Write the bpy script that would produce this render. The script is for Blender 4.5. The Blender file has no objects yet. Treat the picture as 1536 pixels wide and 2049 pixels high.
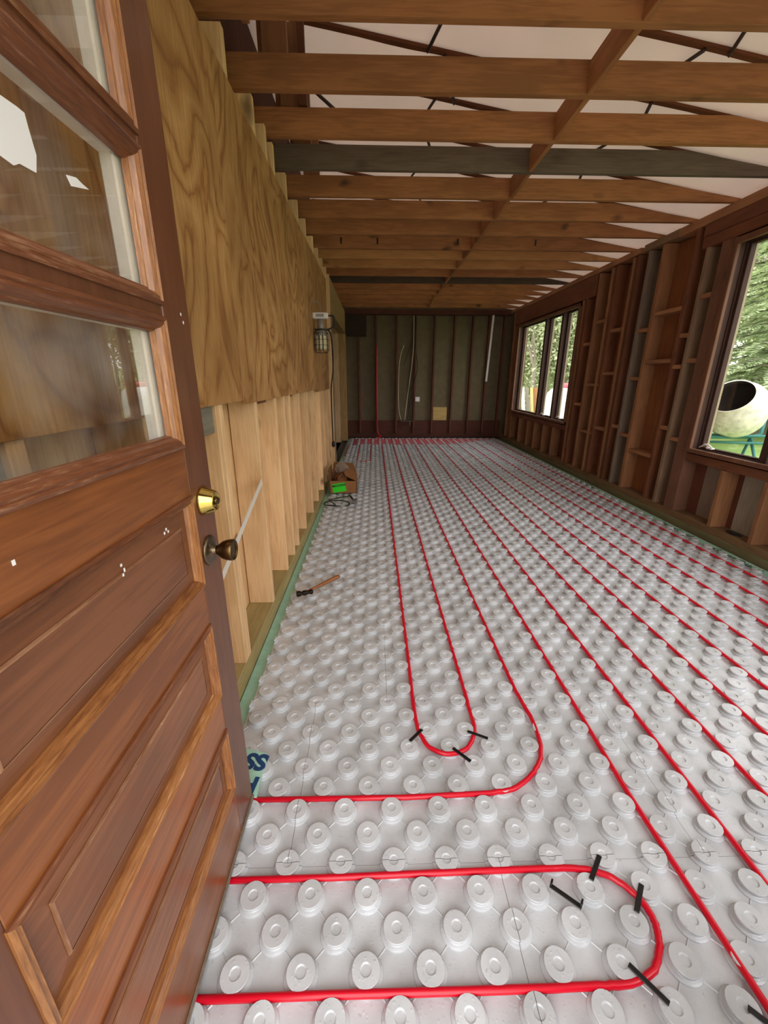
import bpy, bmesh, math, random
from mathutils import Vector, Matrix
R_ = random.Random(7)
C = bpy.context.scene.collection
sc = bpy.context.scene

# ------------------------------------------------------------------ camera
cam_d = bpy.data.cameras.new('camera'); cam = bpy.data.objects.new('camera', cam_d); C.objects.link(cam)
FPX, PITCH, YAW, ROLL = 816.39, 0.317702, 0.0251805, 0.0034320
cp, sp, cyw, sy, cr, sr = math.cos(PITCH), math.sin(PITCH), math.cos(YAW), math.sin(YAW), math.cos(ROLL), math.sin(ROLL)
fw = Vector((sy*cp, cyw*cp, -sp)); r0 = Vector((cyw, -sy, 0)); up0 = r0.cross(fw)
rt = r0*cr + up0*sr; up = up0*cr - r0*sr
m = Matrix.Identity(4)
for i in range(3):
    m[i][0] = rt[i]; m[i][1] = up[i]; m[i][2] = -fw[i]
m.translation = Vector((0, 0, 1.33))
cam.matrix_world = m
cam_d.sensor_fit = 'VERTICAL'; cam_d.sensor_height = 36; cam_d.lens = FPX*36/2049
cam_d.clip_start = 0.02; cam_d.clip_end = 300
sc.camera = cam
def at(px, py, t):                       # a point along the viewing ray of a pixel, t metres deep
    d = rt*((px-768)/FPX) - up*((py-1024.5)/FPX) + fw
    return Vector((0, 0, 1.33)) + d*t

# ------------------------------------------------------------------ light and exposure
W = bpy.data.worlds.new('overcast_sky'); sc.world = W; W.use_nodes = True
nt = W.node_tree; nt.nodes.clear()
wo = nt.nodes.new('ShaderNodeOutputWorld'); bg = nt.nodes.new('ShaderNodeBackground')
tc = nt.nodes.new('ShaderNodeTexCoord'); sx = nt.nodes.new('ShaderNodeSeparateXYZ'); rp = nt.nodes.new('ShaderNodeValToRGB')
nt.links.new(tc.outputs['Generated'], sx.inputs[0]); nt.links.new(sx.outputs['Z'], rp.inputs[0])
rp.color_ramp.elements[0].position = 0.0; rp.color_ramp.elements[0].color = (0.98, 0.95, 0.93, 1)
rp.color_ramp.elements[1].position = 0.7; rp.color_ramp.elements[1].color = (1.0, .985, .975, 1)
nt.links.new(rp.outputs[0], bg.inputs[0]); bg.inputs[1].default_value = 1.0
nt.links.new(bg.outputs[0], wo.inputs[0])
sc.view_settings.view_transform = 'Standard'; sc.view_settings.look = 'None'
sc.view_settings.gamma = 1.0; sc.view_settings.use_curve_mapping = False
sc.view_settings.exposure = 2.2
sc.cycles.max_bounces = 10; sc.cycles.diffuse_bounces = 6; sc.cycles.transparent_max_bounces = 16
def portal(name, loc, rot, sx_, sy_):
    l = bpy.data.lights.new(name, 'AREA'); l.shape = 'RECTANGLE'; l.size = sx_; l.size_y = sy_
    l.cycles.is_portal = True
    o = bpy.data.objects.new(name, l); C.objects.link(o); o.location = loc; o.rotation_euler = rot
PI = math.pi

# ------------------------------------------------------------------ helpers
def lin(h):
    h = h.lstrip('#'); v = [int(h[i:i+2], 16)/255 for i in (0, 2, 4)]
    return tuple(((c/12.92) if c <= .04045 else ((c+.055)/1.055)**2.4) for c in v) + (1,)
def newmat(name):
    mt = bpy.data.materials.new(name); mt.use_nodes = True
    n = mt.node_tree.nodes; b = n['Principled BSDF']
    return mt, n, mt.node_tree.links, b
def plain(name, col, rough=.5, metal=0, bump=0, bscale=60, var=.0, **kw):
    mt, n, l, b = newmat(name)
    c = lin(col); b.inputs['Base Color'].default_value = c
    b.inputs['Roughness'].default_value = rough; b.inputs['Metallic'].default_value = metal
    for k, v in kw.items(): b.inputs[k].default_value = v
    if bump or var:
        t = n.new('ShaderNodeTexCoord'); ns = n.new('ShaderNodeTexNoise'); ns.inputs['Scale'].default_value = bscale
        ns.inputs['Detail'].default_value = 5
        l.new(t.outputs['Object'], ns.inputs['Vector'])
        if bump:
            bp = n.new('ShaderNodeBump'); bp.inputs['Strength'].default_value = bump; bp.inputs['Distance'].default_value = .004
            l.new(ns.outputs[0], bp.inputs['Height']); l.new(bp.outputs[0], b.inputs['Normal'])
        if var:
            r = n.new('ShaderNodeValToRGB')
            r.color_ramp.elements[0].position = .3; r.color_ramp.elements[1].position = .7
            r.color_ramp.elements[0].color = tuple(x*(1-var) for x in c[:3]) + (1,)
            r.color_ramp.elements[1].color = tuple(min(1, x*(1+var*.6)) for x in c[:3]) + (1,)
            l.new(ns.outputs[0], r.inputs[0]); l.new(r.outputs[0], b.inputs['Base Color'])
    return mt
_w = {}
def wood(base, dark, axis='z', rough=.65, knots=.5, fine=1.0, coat=0, contrast=1.0, key=''):
    k = (base, dark, axis, rough, knots, fine, coat, contrast, key)
    if k in _w: return _w[k]
    mt, n, l, b = newmat('wood_'+base.strip('#')+'_'+axis+key)
    t = n.new('ShaderNodeTexCoord'); oi = n.new('ShaderNodeObjectInfo')
    mul = n.new('ShaderNodeVectorMath'); mul.operation = 'SCALE'; mul.inputs['Scale'].default_value = 17.0
    cmb = n.new('ShaderNodeCombineXYZ')
    for i in range(3): l.new(oi.outputs['Random'], cmb.inputs[i])
    l.new(cmb.outputs[0], mul.inputs[0])
    add = n.new('ShaderNodeVectorMath'); add.operation = 'ADD'
    l.new(t.outputs['Object'], add.inputs[0]); l.new(mul.outputs[0], add.inputs[1])
    def mp(s_along, s_across):
        q = n.new('ShaderNodeMapping'); s = [s_across]*3; s['xyz'.index(axis)] = s_along
        q.inputs['Scale'].default_value = s; l.new(add.outputs[0], q.inputs['Vector']); return q
    def noise(vec, scale, detail=4, dist=0):
        q = n.new('ShaderNodeTexNoise'); q.inputs['Scale'].default_value = scale; q.inputs['Detail'].default_value = detail
        q.inputs['Distortion'].default_value = dist; l.new(vec.outputs[0], q.inputs['Vector']); return q
    m1 = mp(.06, 1.0)
    n1 = noise(m1, 90*fine, 4, .6)                      # fine streaks
    m2 = mp(.25, 1.0); n2 = noise(m2, 9, 3, 1.0)         # broad bands
    n3 = noise(mp(.5, 1.0), 4, 2)                        # blotches
    def math_(op, a, bb):
        q = n.new('ShaderNodeMath'); q.operation = op
        for i, v in enumerate((a, bb)):
            if isinstance(v, (int, float)): q.inputs[i].default_value = v
            else: l.new(v, q.inputs[i])
        return q.outputs[0]
    mix = math_('ADD', math_('MULTIPLY', n1.outputs[0], .40), math_('ADD', math_('MULTIPLY', n2.outputs[0], .38), math_('MULTIPLY', n3.outputs[0], .22)))
    r = n.new('ShaderNodeValToRGB'); cb, cd = lin(base), lin(dark)
    sp_ = .10/contrast
    r.color_ramp.elements[0].position = .5-sp_; r.color_ramp.elements[1].position = .5+sp_
    mid = tuple(cb[i]*.55+cd[i]*.45 for i in range(3)) + (1,)
    r.color_ramp.elements[0].color = mid; r.color_ramp.elements[1].color = cb
    l.new(mix, r.inputs[0]); col = r.outputs[0]
    if knots:
        v = n.new('ShaderNodeTexVoronoi'); v.feature = 'F1'; v.inputs['Scale'].default_value = 4.2
        mv = mp(.55, 1.0); ad2 = n.new('ShaderNodeVectorMath'); ad2.operation = 'ADD'
        l.new(mv.outputs[0], ad2.inputs[0]); sc3 = n.new('ShaderNodeVectorMath'); sc3.operation = 'SCALE'; sc3.inputs['Scale'].default_value = .12
        l.new(noise(mv, 6, 3).outputs['Color'], sc3.inputs[0]); l.new(sc3.outputs[0], ad2.inputs[1])
        l.new(ad2.outputs[0], v.inputs['Vector'])
        kr = n.new('ShaderNodeValToRGB'); kr.color_ramp.elements[0].position = .03; kr.color_ramp.elements[1].position = .17
        kr.color_ramp.elements[0].color = (knots,)*3 + (1,); kr.color_ramp.elements[1].color = (0, 0, 0, 1)
        l.new(v.outputs['Distance'], kr.inputs[0])
        mx = n.new('ShaderNodeMix'); mx.data_type = 'RGBA'; l.new(kr.outputs[0], mx.inputs['Factor'])
        l.new(col, mx.inputs[6]); mx.inputs[7].default_value = tuple(c*.35 for c in cd[:3]) + (1,)
        col = mx.outputs[2]
    hv = n.new('ShaderNodeHueSaturation'); l.new(col, hv.inputs['Color'])
    mr = n.new('ShaderNodeMapRange'); mr.inputs[3].default_value = .86; mr.inputs[4].default_value = 1.12
    l.new(oi.outputs['Random'], mr.inputs[0]); l.new(mr.outputs[0], hv.inputs['Value'])
    l.new(hv.outputs[0], b.inputs['Base Color'])
    b.inputs['Roughness'].default_value = rough
    b.inputs['Coat Weight'].default_value = coat; b.inputs['Coat Roughness'].default_value = .22
    bp = n.new('ShaderNodeBump'); bp.inputs['Strength'].default_value = .25; bp.inputs['Distance'].default_value = .002
    l.new(n1.outputs[0], bp.inputs['Height']); l.new(bp.outputs[0], b.inputs['Normal'])
    _w[k] = mt; return mt

def tag(o, label=None, cat=None, group=None, kind=None):
    if label: o['label'] = label
    if cat: o['category'] = cat
    if group: o['group'] = group
    if kind: o['kind'] = kind
    return o
def link(name, bm, mat, parent=None, loc=None, smooth=False):
    if loc is not None:
        bmesh.ops.translate(bm, verts=bm.verts, vec=-Vector(loc))
    me = bpy.data.meshes.new(name); bm.to_mesh(me); bm.free()
    o = bpy.data.objects.new(name, me); C.objects.link(o)
    mats = mat if isinstance(mat, (list, tuple)) else [mat]
    for q in mats: me.materials.append(q)
    if smooth:
        for p in me.polygons: p.use_smooth = True
    if parent: o.parent = parent
    if loc is not None:
        o.location = Vector(loc) - (parent.matrix_world.translation if False else Vector((0, 0, 0)))
        if parent: o.location = Vector(loc) - Vector(parent.location)
    elif parent:
        o.location = -Vector(parent.location)
    return o
def empty(name, loc):
    o = bpy.data.objects.new(name, None); C.objects.link(o); o.location = loc; o.empty_display_size = .05
    return o
def add_box(bm, x0, x1, y0, y1, z0, z1, bev=0, mi=0):
    vs = [bm.verts.new((x, y, z)) for x in (x0, x1) for y in (y0, y1) for z in (z0, z1)]
    idx = [(0, 1, 3, 2), (4, 6, 7, 5), (0, 4, 5, 1), (2, 3, 7, 6), (0, 2, 6, 4), (1, 5, 7, 3)]
    fs = [bm.faces.new([vs[i] for i in f]) for f in idx]
    for f in fs: f.material_index = mi
    if bev:
        es = list({e for f in fs for e in f.edges})
        bmesh.ops.bevel(bm, geom=es, offset=bev, segments=1, affect='EDGES', profile=.5)
    return vs
def bx(x0, x1, y0, y1, z0, z1, bev=0):
    bm = bmesh.new(); add_box(bm, min(x0, x1), max(x0, x1), min(y0, y1), max(y0, y1), min(z0, z1), max(z0, z1), bev); return bm
def board(name, x0, x1, y0, y1, z0, z1, mat, label=None, cat=None, group=None, bev=.0025, parent=None, kind=None):
    o = link(name, bx(x0, x1, y0, y1, z0, z1, bev), mat, parent, ((x0+x1)/2, (y0+y1)/2, min(z0, z1)))
    return tag(o, label, cat, group, kind)
def add_tube(bm, pts, rad, seg=10, cap=True, mi=0):
    pts = [Vector(p) for p in pts]; rings = []
    rads = rad if isinstance(rad, (list, tuple)) else [rad]*len(pts)
    prev = None
    for i, p in enumerate(pts):
        t = (pts[min(i+1, len(pts)-1)] - pts[max(i-1, 0)]).normalized()
        if prev is None:
            a = Vector((0, 0, 1)) if abs(t.z) < .9 else Vector((1, 0, 0))
            n1 = t.cross(a).normalized()
        else:
            n1 = (prev - t*prev.dot(t)).normalized()
        prev = n1; n2 = t.cross(n1)
        rings.append([bm.verts.new(p + (n1*math.cos(2*PI*k/seg) + n2*math.sin(2*PI*k/seg))*rads[i]) for k in range(seg)])
    fs = []
    for a, b in zip(rings, rings[1:]):
        for k in range(seg):
            fs.append(bm.faces.new((a[k], a[(k+1) % seg], b[(k+1) % seg], b[k])))
    if cap:
        fs.append(bm.faces.new(rings[0][::-1])); fs.append(bm.faces.new(rings[-1]))
    for f in fs: f.smooth = True; f.material_index = mi
def add_lathe(bm, prof, seg=24, M=None, mi=0, flat=False):
    """prof: list of (r, z) about local Z; M places it"""
    rings = []
    for r, z in prof:
        if r < 1e-6: rings.append([bm.verts.new((0, 0, z))])
        else: rings.append([bm.verts.new((r*math.cos(2*PI*k/seg), r*math.sin(2*PI*k/seg), z)) for k in range(seg)])
    for a, b in zip(rings, rings[1:]):
        for k in range(seg):
            k2 = (k+1) % seg
            if len(a) == 1 and len(b) == 1: continue
            if len(a) == 1: f = bm.faces.new((a[0], b[k2], b[k]))
            elif len(b) == 1: f = bm.faces.new((a[k], a[k2], b[0]))
            else: f = bm.faces.new((a[k], a[k2], b[k2], b[k]))
            f.smooth = not (flat and abs(a[0].co.z-b[0].co.z) < .0003); f.material_index = mi
    vs = [v for r in rings for v in r]
    if M is not None: bmesh.ops.transform(bm, matrix=M, verts=vs)
def axis_matrix(origin, zdir, xhint=(0, 0, 1)):
    z = Vector(zdir).normalized(); x = Vector(xhint); x = (x - z*x.dot(z))
    if x.length < 1e-4: x = Vector((1, 0, 0)) - z*z.x
    x.normalize(); y = z.cross(x)
    M = Matrix.Identity(4)
    for i in range(3): M[i][0] = x[i]; M[i][1] = y[i]; M[i][2] = z[i]; M[i][3] = origin[i]
    return M
def add_prism(bm, poly, axis, a, b):
    """poly of 2-D points in the plane across axis, extruded from a to b"""
    def P(u, v, w): return {'x': (w, u, v), 'y': (u, w, v), 'z': (u, v, w)}[axis]
    A = [bm.verts.new(P(u, v, a)) for u, v in poly]; B = [bm.verts.new(P(u, v, b)) for u, v in poly]
    bm.faces.new(A); bm.faces.new(B[::-1])
    k = len(poly)
    for i in range(k): bm.faces.new((A[i], B[i], B[(i+1) % k], A[(i+1) % k]))
    bmesh.ops.recalc_face_normals(bm, faces=bm.faces)
def text_obj(name, s, size, mat, M, parent=None, ext=.0004, bold=0):
    cu = bpy.data.curves.new(name, 'FONT'); cu.body = s; cu.size = size; cu.extrude = ext; cu.offset = bold
    cu.align_x = 'CENTER'; cu.align_y = 'CENTER'
    tmp = bpy.data.objects.new(name, cu); C.objects.link(tmp)
    dg = bpy.context.evaluated_depsgraph_get(); me = bpy.data.meshes.new_from_object(tmp.evaluated_get(dg))
    bpy.data.objects.remove(tmp)
    me.transform(M); me.name = name
    me.materials.clear(); me.materials.append(mat)
    o = bpy.data.objects.new(name, me); C.objects.link(o)
    if parent: o.parent = parent; o.location = -Vector(parent.location)
    return o
ORD = ['first', 'second', 'third', 'fourth', 'fifth', 'sixth', 'seventh', 'eighth', 'ninth', 'tenth', 'eleventh', 'twelfth',
       'thirteenth', 'fourteenth', 'fifteenth', 'sixteenth', 'seventeenth', 'eighteenth', 'nineteenth', 'twentieth']

# ------------------------------------------------------------------ materials
PINE = ('#ecc796', '#b98a56'); JO = ('#a87042', '#68401f'); REDW = ('#7d4a2b', '#452010'); REDD = ('#6a3a24', '#3a1a10')
M_pine_z = wood(*PINE, 'z', .7, .9, contrast=1.3, key='p'); M_pine_y = wood(*PINE, 'y', .7, .5, key='p')
M_joist = wood(*JO, 'x', .75, .95, contrast=1.6, key='j'); M_joist_grey = wood('#6e5f50', '#352a20', 'x', .8, .5, key='g')
M_joist_pale = wood('#b3834f', '#7a4d26', 'x', .75, .6, key='jp')
M_joist_y = wood(*JO, 'y', .75, .6, key='jy')
M_red_z = wood(*REDW, 'z', .75, .5, key='r'); M_red_y = wood(*REDW, 'y', .75, .4, key='r'); M_redd_z = wood(*REDD, 'z', .8, .3, key='rd')
M_tanw_z = wood('#9a6a44', '#5f3a20', 'z', .75, .4, key='tw'); M_tanw_y = wood('#a87750', '#6a4224', 'y', .75, .3, key='tw')
M_grey_board = wood('#8a7866', '#54463a', 'z', .8, .3, key='gb')
M_treated_y = wood('#b3a06a', '#74663a', 'y', .75, .35, key='t')
M_black_z = wood('#2a2622', '#0d0b0a', 'z', .9, 0, key='bk')
M_far_z = wood('#6f3d29', '#3a1a10', 'z', .8, .3, key='f')
M_far_x = wood('#5c2f1e', '#2d140c', 'x', .8, .3, key='f')

def plywood_mat():
    mt, n, l, b = newmat('plywood_sheathing')
    t = n.new('ShaderNodeTexCoord'); mp = n.new('ShaderNodeMapping'); mp.inputs['Scale'].default_value = (1, 1.1, .75)
    l.new(t.outputs['Object'], mp.inputs['Vector'])
    ns = n.new('ShaderNodeTexNoise'); ns.inputs['Scale'].default_value = 1.9; ns.inputs['Detail'].default_value = 5; ns.inputs['Distortion'].default_value = .9; ns.inputs['Roughness'].default_value = .44
    l.new(mp.outputs[0], ns.inputs['Vector'])
    mu = n.new('ShaderNodeMath'); mu.operation = 'MULTIPLY'; mu.inputs[1].default_value = 17; l.new(ns.outputs[0], mu.inputs[0])
    fr = n.new('ShaderNodeMath'); fr.operation = 'PINGPONG'; fr.inputs[1].default_value = 1.0; l.new(mu.outputs[0], fr.inputs[0])
    mp2 = n.new('ShaderNodeMapping'); mp2.inputs['Scale'].default_value = (30, 34, 2.4); l.new(t.outputs['Object'], mp2.inputs['Vector'])
    n2 = n.new('ShaderNodeTexNoise'); n2.inputs['Scale'].default_value = 3; n2.inputs['Detail'].default_value = 5; l.new(mp2.outputs[0], n2.inputs['Vector'])
    n3 = n.new('ShaderNodeTexNoise'); n3.inputs['Scale'].default_value = 2.2; n3.inputs['Detail'].default_value = 4; l.new(t.outputs['Object'], n3.inputs['Vector'])
    r1 = n.new('ShaderNodeValToRGB'); e = r1.color_ramp.elements
    e[0].position = 0; e[0].color = lin('#966636'); e[1].position = 1; e[1].color = lin('#c49a64')
    x = e.new(.24); x.color = lin('#b0824c'); x = e.new(.6); x.color = lin('#bc905a')
    l.new(fr.outputs[0], r1.inputs[0])
    mx = n.new('ShaderNodeMix'); mx.data_type = 'RGBA'; mx.blend_type = 'MULTIPLY'; mx.inputs['Factor'].default_value = .75
    r2 = n.new('ShaderNodeValToRGB'); r2.color_ramp.elements[0].color = (.66, .6, .52, 1); r2.color_ramp.elements[1].color = (1.05, 1.03, 1, 1)
    r2.color_ramp.elements[0].position = .3; r2.color_ramp.elements[1].position = .62
    l.new(n2.outputs[0], r2.inputs[0]); l.new(r1.outputs[0], mx.inputs[6]); l.new(r2.outputs[0], mx.inputs[7])
    mx2 = n.new('ShaderNodeMix'); mx2.data_type = 'RGBA'; mx2.blend_type = 'MULTIPLY'; mx2.inputs['Factor'].default_value = .8
    r3 = n.new('ShaderNodeValToRGB'); r3.color_ramp.elements[0].color = (.72, .66, .55, 1); r3.color_ramp.elements[1].color = (1.08, 1.05, 1, 1)
    r3.color_ramp.elements[0].position = .35; r3.color_ramp.elements[1].position = .65
    l.new(n3.outputs[0], r3.inputs[0]); l.new(mx.outputs[2], mx2.inputs[6]); l.new(r3.outputs[0], mx2.inputs[7])
    l.new(mx2.outputs[2], b.inputs['Base Color']); b.inputs['Roughness'].default_value = .62
    bp = n.new('ShaderNodeBump'); bp.inputs['Strength'].default_value = .2; bp.inputs['Distance'].default_value = .003
    l.new(n2.outputs[0], bp.inputs['Height']); l.new(bp.outputs[0], b.inputs['Normal'])
    return mt
M_ply = plywood_mat()
def foam_mat():
    mt, n, l, b = newmat('white_nub_foam')
    g = n.new('ShaderNodeNewGeometry')
    def noise(s, d=5, dist=0):
        q = n.new('ShaderNodeTexNoise'); q.inputs['Scale'].default_value = s; q.inputs['Detail'].default_value = d; q.inputs['Distortion'].default_value = dist
        l.new(g.outputs['Position'], q.inputs['Vector']); return q
    a = noise(7, 4); d = noise(60, 6, .5); s = noise(150, 3)
    r = n.new('ShaderNodeValToRGB'); e = r.color_ramp.elements
    e[0].position = .30; e[0].color = lin('#b9bcbe'); e[1].position = .7; e[1].color = lin('#d6dade')
    l.new(a.outputs[0], r.inputs[0])
    r2 = n.new('ShaderNodeValToRGB'); r2.color_ramp.elements[0].position = .68; r2.color_ramp.elements[1].position = .76
    r2.color_ramp.elements[0].color = (0, 0, 0, 1); r2.color_ramp.elements[1].color = (.5, .5, .5, 1)
    l.new(d.outputs[0], r2.inputs[0])
    mx = n.new('ShaderNodeMix'); mx.data_type = 'RGBA'; l.new(r2.outputs[0], mx.inputs['Factor']); l.new(r.outputs[0], mx.inputs[6]); mx.inputs[7].default_value = lin('#8d8373')
    r3 = n.new('ShaderNodeValToRGB'); r3.color_ramp.elements[0].position = .72; r3.color_ramp.elements[1].position = .80
    r3.color_ramp.elements[0].color = (0, 0, 0, 1); r3.color_ramp.elements[1].color = (.35, .35, .35, 1)
    l.new(s.outputs[0], r3.inputs[0])
    mx2 = n.new('ShaderNodeMix'); mx2.data_type = 'RGBA'; l.new(r3.outputs[0], mx2.inputs['Factor']); l.new(mx.outputs[2], mx2.inputs[6]); mx2.inputs[7].default_value = lin('#6e6a62')
    l.new(mx2.outputs[2], b.inputs['Base Color'])
    b.inputs['Roughness'].default_value = .34; b.inputs['Specular IOR Level'].default_value = .6; b.inputs['Coat Weight'].default_value = .35; b.inputs['Coat Roughness'].default_value = .18
    v = n.new('ShaderNodeTexVoronoi'); v.inputs['Scale'].default_value = 85; l.new(g.outputs['Position'], v.inputs['Vector'])
    vr = n.new('ShaderNodeValToRGB'); vr.color_ramp.elements[0].position = .12; vr.color_ramp.elements[1].position = .32
    vr.color_ramp.elements[0].color = (1, 1, 1, 1); vr.color_ramp.elements[1].color = (0, 0, 0, 1)
    l.new(v.outputs['Distance'], vr.inputs[0])
    bp = n.new('ShaderNodeBump'); bp.inputs['Strength'].default_value = .35; bp.inputs['Distance'].default_value = .0012; l.new(vr.outputs[0], bp.inputs['Height'])
    bp2 = n.new('ShaderNodeBump'); bp2.inputs['Strength'].default_value = .25; bp2.inputs['Distance'].default_value = .003; l.new(noise(28, 4).outputs[0], bp2.inputs['Height'])
    l.new(bp.outputs[0], bp2.inputs['Normal']); l.new(bp2.outputs[0], b.inputs['Normal'])
    return mt
M_foam = foam_mat()
M_green = plain('green_xps_foam', '#a9d8c2', .6, 0, .2, 40, .08)
M_blueink = plain('blue_print', '#123f70', .6); M_blackink = plain('black_print', '#15181a', .6)
M_red = plain('red_pex', '#d50426', .32); M_red.node_tree.nodes['Principled BSDF'].inputs['Subsurface Weight'].default_value = .0
M_blackpl = plain('black_plastic', '#0e0e10', .35)
M_whiteroof = plain('white_roof_panel', '#f1e6dc', .7, 0, .5, 3, .05)
_n = M_whiteroof.node_tree.nodes; _l = M_whiteroof.node_tree.links      # translucency added so that daylight brightens the ceiling
_t = _n.new('ShaderNodeBsdfTranslucent'); _t.inputs[0].default_value = (1, .93, .87, 1); _m = _n.new('ShaderNodeMixShader'); _m.inputs[0].default_value = .18
_l.new(_n['Principled BSDF'].outputs[0], _m.inputs[1]); _l.new(_t.outputs[0], _m.inputs[2]); _l.new(_m.outputs[0], _n['Material Output'].inputs[0])
M_drywall = plain('tan_backing', '#6e6248', .85, 0, .15, 8, .14)
M_slab = plain('concrete_slab', '#6d6a64', .9, 0, .3, 12, .15)
M_dark = plain('dark_void', '#1b120c', .95)
M_galv = plain('galvanised_strap', '#5f544c', .5, .6)
M_brass = plain('polished_brass', '#d9c06a', .13, 1.0, .08, 30)
M_brass_old = plain('antique_brass', '#6d5636', .32, 1.0, .15, 60, .3)
M_plate = plain('dull_rose_plate', '#7d6d58', .3, .9, .1, 50, .2)
M_whitepaint = plain('white_painted_stop', '#ffffff', .5, 0, .1, 60, .05)
M_tape = plain('white_masking_paper', '#f2f1f2', .7)
M_sweep = plain('grey_door_sweep', '#8d8376', .5, .3, .1, 60, .2)
M_card = plain('brown_cardboard', '#96663a', .85, 0, .1, 30, .12)
M_cardin = plain('inner_cardboard', '#7a5029', .9, 0, .1, 30, .12)
M_label = plain('lime_green_label', '#2fe01c', .5)
M_plasticbag = plain('clear_plastic_bag', '#c8bfb2', .25); M_plasticbag.node_tree.nodes['Principled BSDF'].inputs['Alpha'].default_value = .3
M_steel = plain('forged_steel', '#2d2620', .5, .8, .2, 60, .3)
M_handle = wood('#a5622a', '#5e2c0c', 'y', .45, 0, 2.0, .3, key='h')
M_lampw = plain('lamp_housing_white', '#d9d6d0', .4); M_lampgrey = plain('lamp_base_grey', '#8a867f', .4, .3)
M_led = plain('led_strip_yellow', '#d8d2a8', .5); M_wire = plain('cage_wire', '#3a3633', .4, .8)
M_cord = plain('black_rubber_cord', '#0c0c0d', .5)
M_copper = plain('cable_sheath', '#cfc0a0', .6); M_boxw = plain('white_junction_box', '#e8e6e4', .5)
M_darkcable = plain('dark_cable', '#3a2a1c', .6)
M_pvc = plain('white_pvc', '#e6e1dc', .4)
M_strap = plain('translucent_white_strip', '#e4ded2', .35)
M_grass = None
def glass_mat(name, tint=(1, 1, 1, 1), refl=1.0, dirty=.0):
    mt = bpy.data.materials.new(name); mt.use_nodes = True; n = mt.node_tree.nodes; l = mt.node_tree.links; n.clear()
    o = n.new('ShaderNodeOutputMaterial'); mx = n.new('ShaderNodeMixShader'); tr = n.new('ShaderNodeBsdfTransparent'); gl = n.new('ShaderNodeBsdfGlossy')
    lw = n.new('ShaderNodeLayerWeight'); lw.inputs['Blend'].default_value = .5      # thin pane: Schlick on both faces
    pw = n.new('ShaderNodeMath'); pw.operation = 'POWER'; pw.inputs[1].default_value = 5; l.new(lw.outputs['Facing'], pw.inputs[0])
    fr = n.new('ShaderNodeMath'); fr.operation = 'MULTIPLY_ADD'; fr.inputs[1].default_value = .95; fr.inputs[2].default_value = .04; l.new(pw.outputs[0], fr.inputs[0])
    tr.inputs[0].default_value = tint; gl.inputs['Roughness'].default_value = .01; gl.inputs[0].default_value = (refl,)*3 + (1,)
    l.new(fr.outputs[0], mx.inputs[0]); l.new(tr.outputs[0], mx.inputs[1]); l.new(gl.outputs[0], mx.inputs[2])
    last = mx.outputs[0]
    if dirty:
        df = n.new('ShaderNodeBsdfDiffuse'); df.inputs[0].default_value = (.8, .8, .78, 1)
        t = n.new('ShaderNodeTexCoord'); ns = n.new('ShaderNodeTexNoise'); ns.inputs['Scale'].default_value = 7; ns.inputs['Detail'].default_value = 6
        l.new(t.outputs['Object'], ns.inputs['Vector']); r = n.new('ShaderNodeMapRange'); r.inputs[1].default_value = .4; r.inputs[2].default_value = .75
        r.inputs[3].default_value = 0; r.inputs[4].default_value = dirty; l.new(ns.outputs[0], r.inputs[0])
        m2 = n.new('ShaderNodeMixShader'); l.new(r.outputs[0], m2.inputs[0]); l.new(last, m2.inputs[1]); l.new(df.outputs[0], m2.inputs[2]); last = m2.outputs[0]
    l.new(last, o.inputs[0]); return mt
M_glass = glass_mat('window_glass'); M_doorglass = glass_mat('door_glass', (.97, .96, .93, 1), 1.0, .12)

# ------------------------------------------------------------------ setting
LX, RX, FY = -.59, 2.92, 9.5               # stud faces left and right, far wall studs' face
ZJ = 2.69                                  # underside of the ceiling joists
tag(link('floor', bx(-.80, 3.12, -.1, 9.62, -.12, -.052), M_slab), kind='structure')
def holed_wall(name, x0, x1, ya, yb, za, zb, holes, mat):
    """wall across x0..x1, rectangular holes (y0,y1,z0,z1)"""
    ys = sorted({ya, yb, *[h[0] for h in holes], *[h[1] for h in holes]}); zs = sorted({za, zb, *[h[2] for h in holes], *[h[3] for h in holes]})
    bm = bmesh.new()
    for y0, y1 in zip(ys, ys[1:]):
        run = None
        for z0, z1 in zip(zs, zs[1:]):
            c = ((y0+y1)/2, (z0+z1)/2)
            solid = not any(h[0] < c[0] < h[1] and h[2] < c[1] < h[3] for h in holes)
            if solid and run is None: run = z0
            if run is not None and (not solid or z1 == zs[-1]):
                add_box(bm, x0, x1, y0, y1, run, z1 if solid else z0); run = None
    return tag(link(name, bm, mat), kind='structure')
W1 = (1.32, 3.72, .69, 2.40); W2 = (6.26, 8.82, .665, 2.335)
holed_wall('wall_right', 3.062, 3.10, -.1, 9.66, -.12, 2.72, [W1, W2], M_redd_z)
holed_wall('wall_left', -.90, -.732, -.1, 9.66, -.12, 2.69, [(7.0, 9.22, -.052, 2.2)], M_pine_z)
holed_wall('wall_left_upper', -.90, -.735, -.1, 9.66, 2.691, 3.45, [], M_redd_z)
tag(link('wall_far', bx(-.9, 3.10, 9.60, 9.66, -.12, 3.45), M_drywall), kind='structure')
bm = bmesh.new(); add_box(bm, -.9, -.45, -.1, .10, -.12, 3.45); add_box(bm, 2.80, 3.10, -.1, .10, -.12, 3.45)
add_box(bm, -.45, 2.80, -.1, .10, 2.45, 3.45); add_box(bm, .50, 1.0, -.1, .10, -.12, 2.45); add_box(bm, 1.0, 2.8, -.1, .10, -.12, .40)  # leaves an unseen wide opening on the right, added to let in more daylight
tag(link('wall_near', bm, M_redd_z), kind='structure')
def roof_z(x): return 2.715 + .157*(2.95-x)
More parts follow.
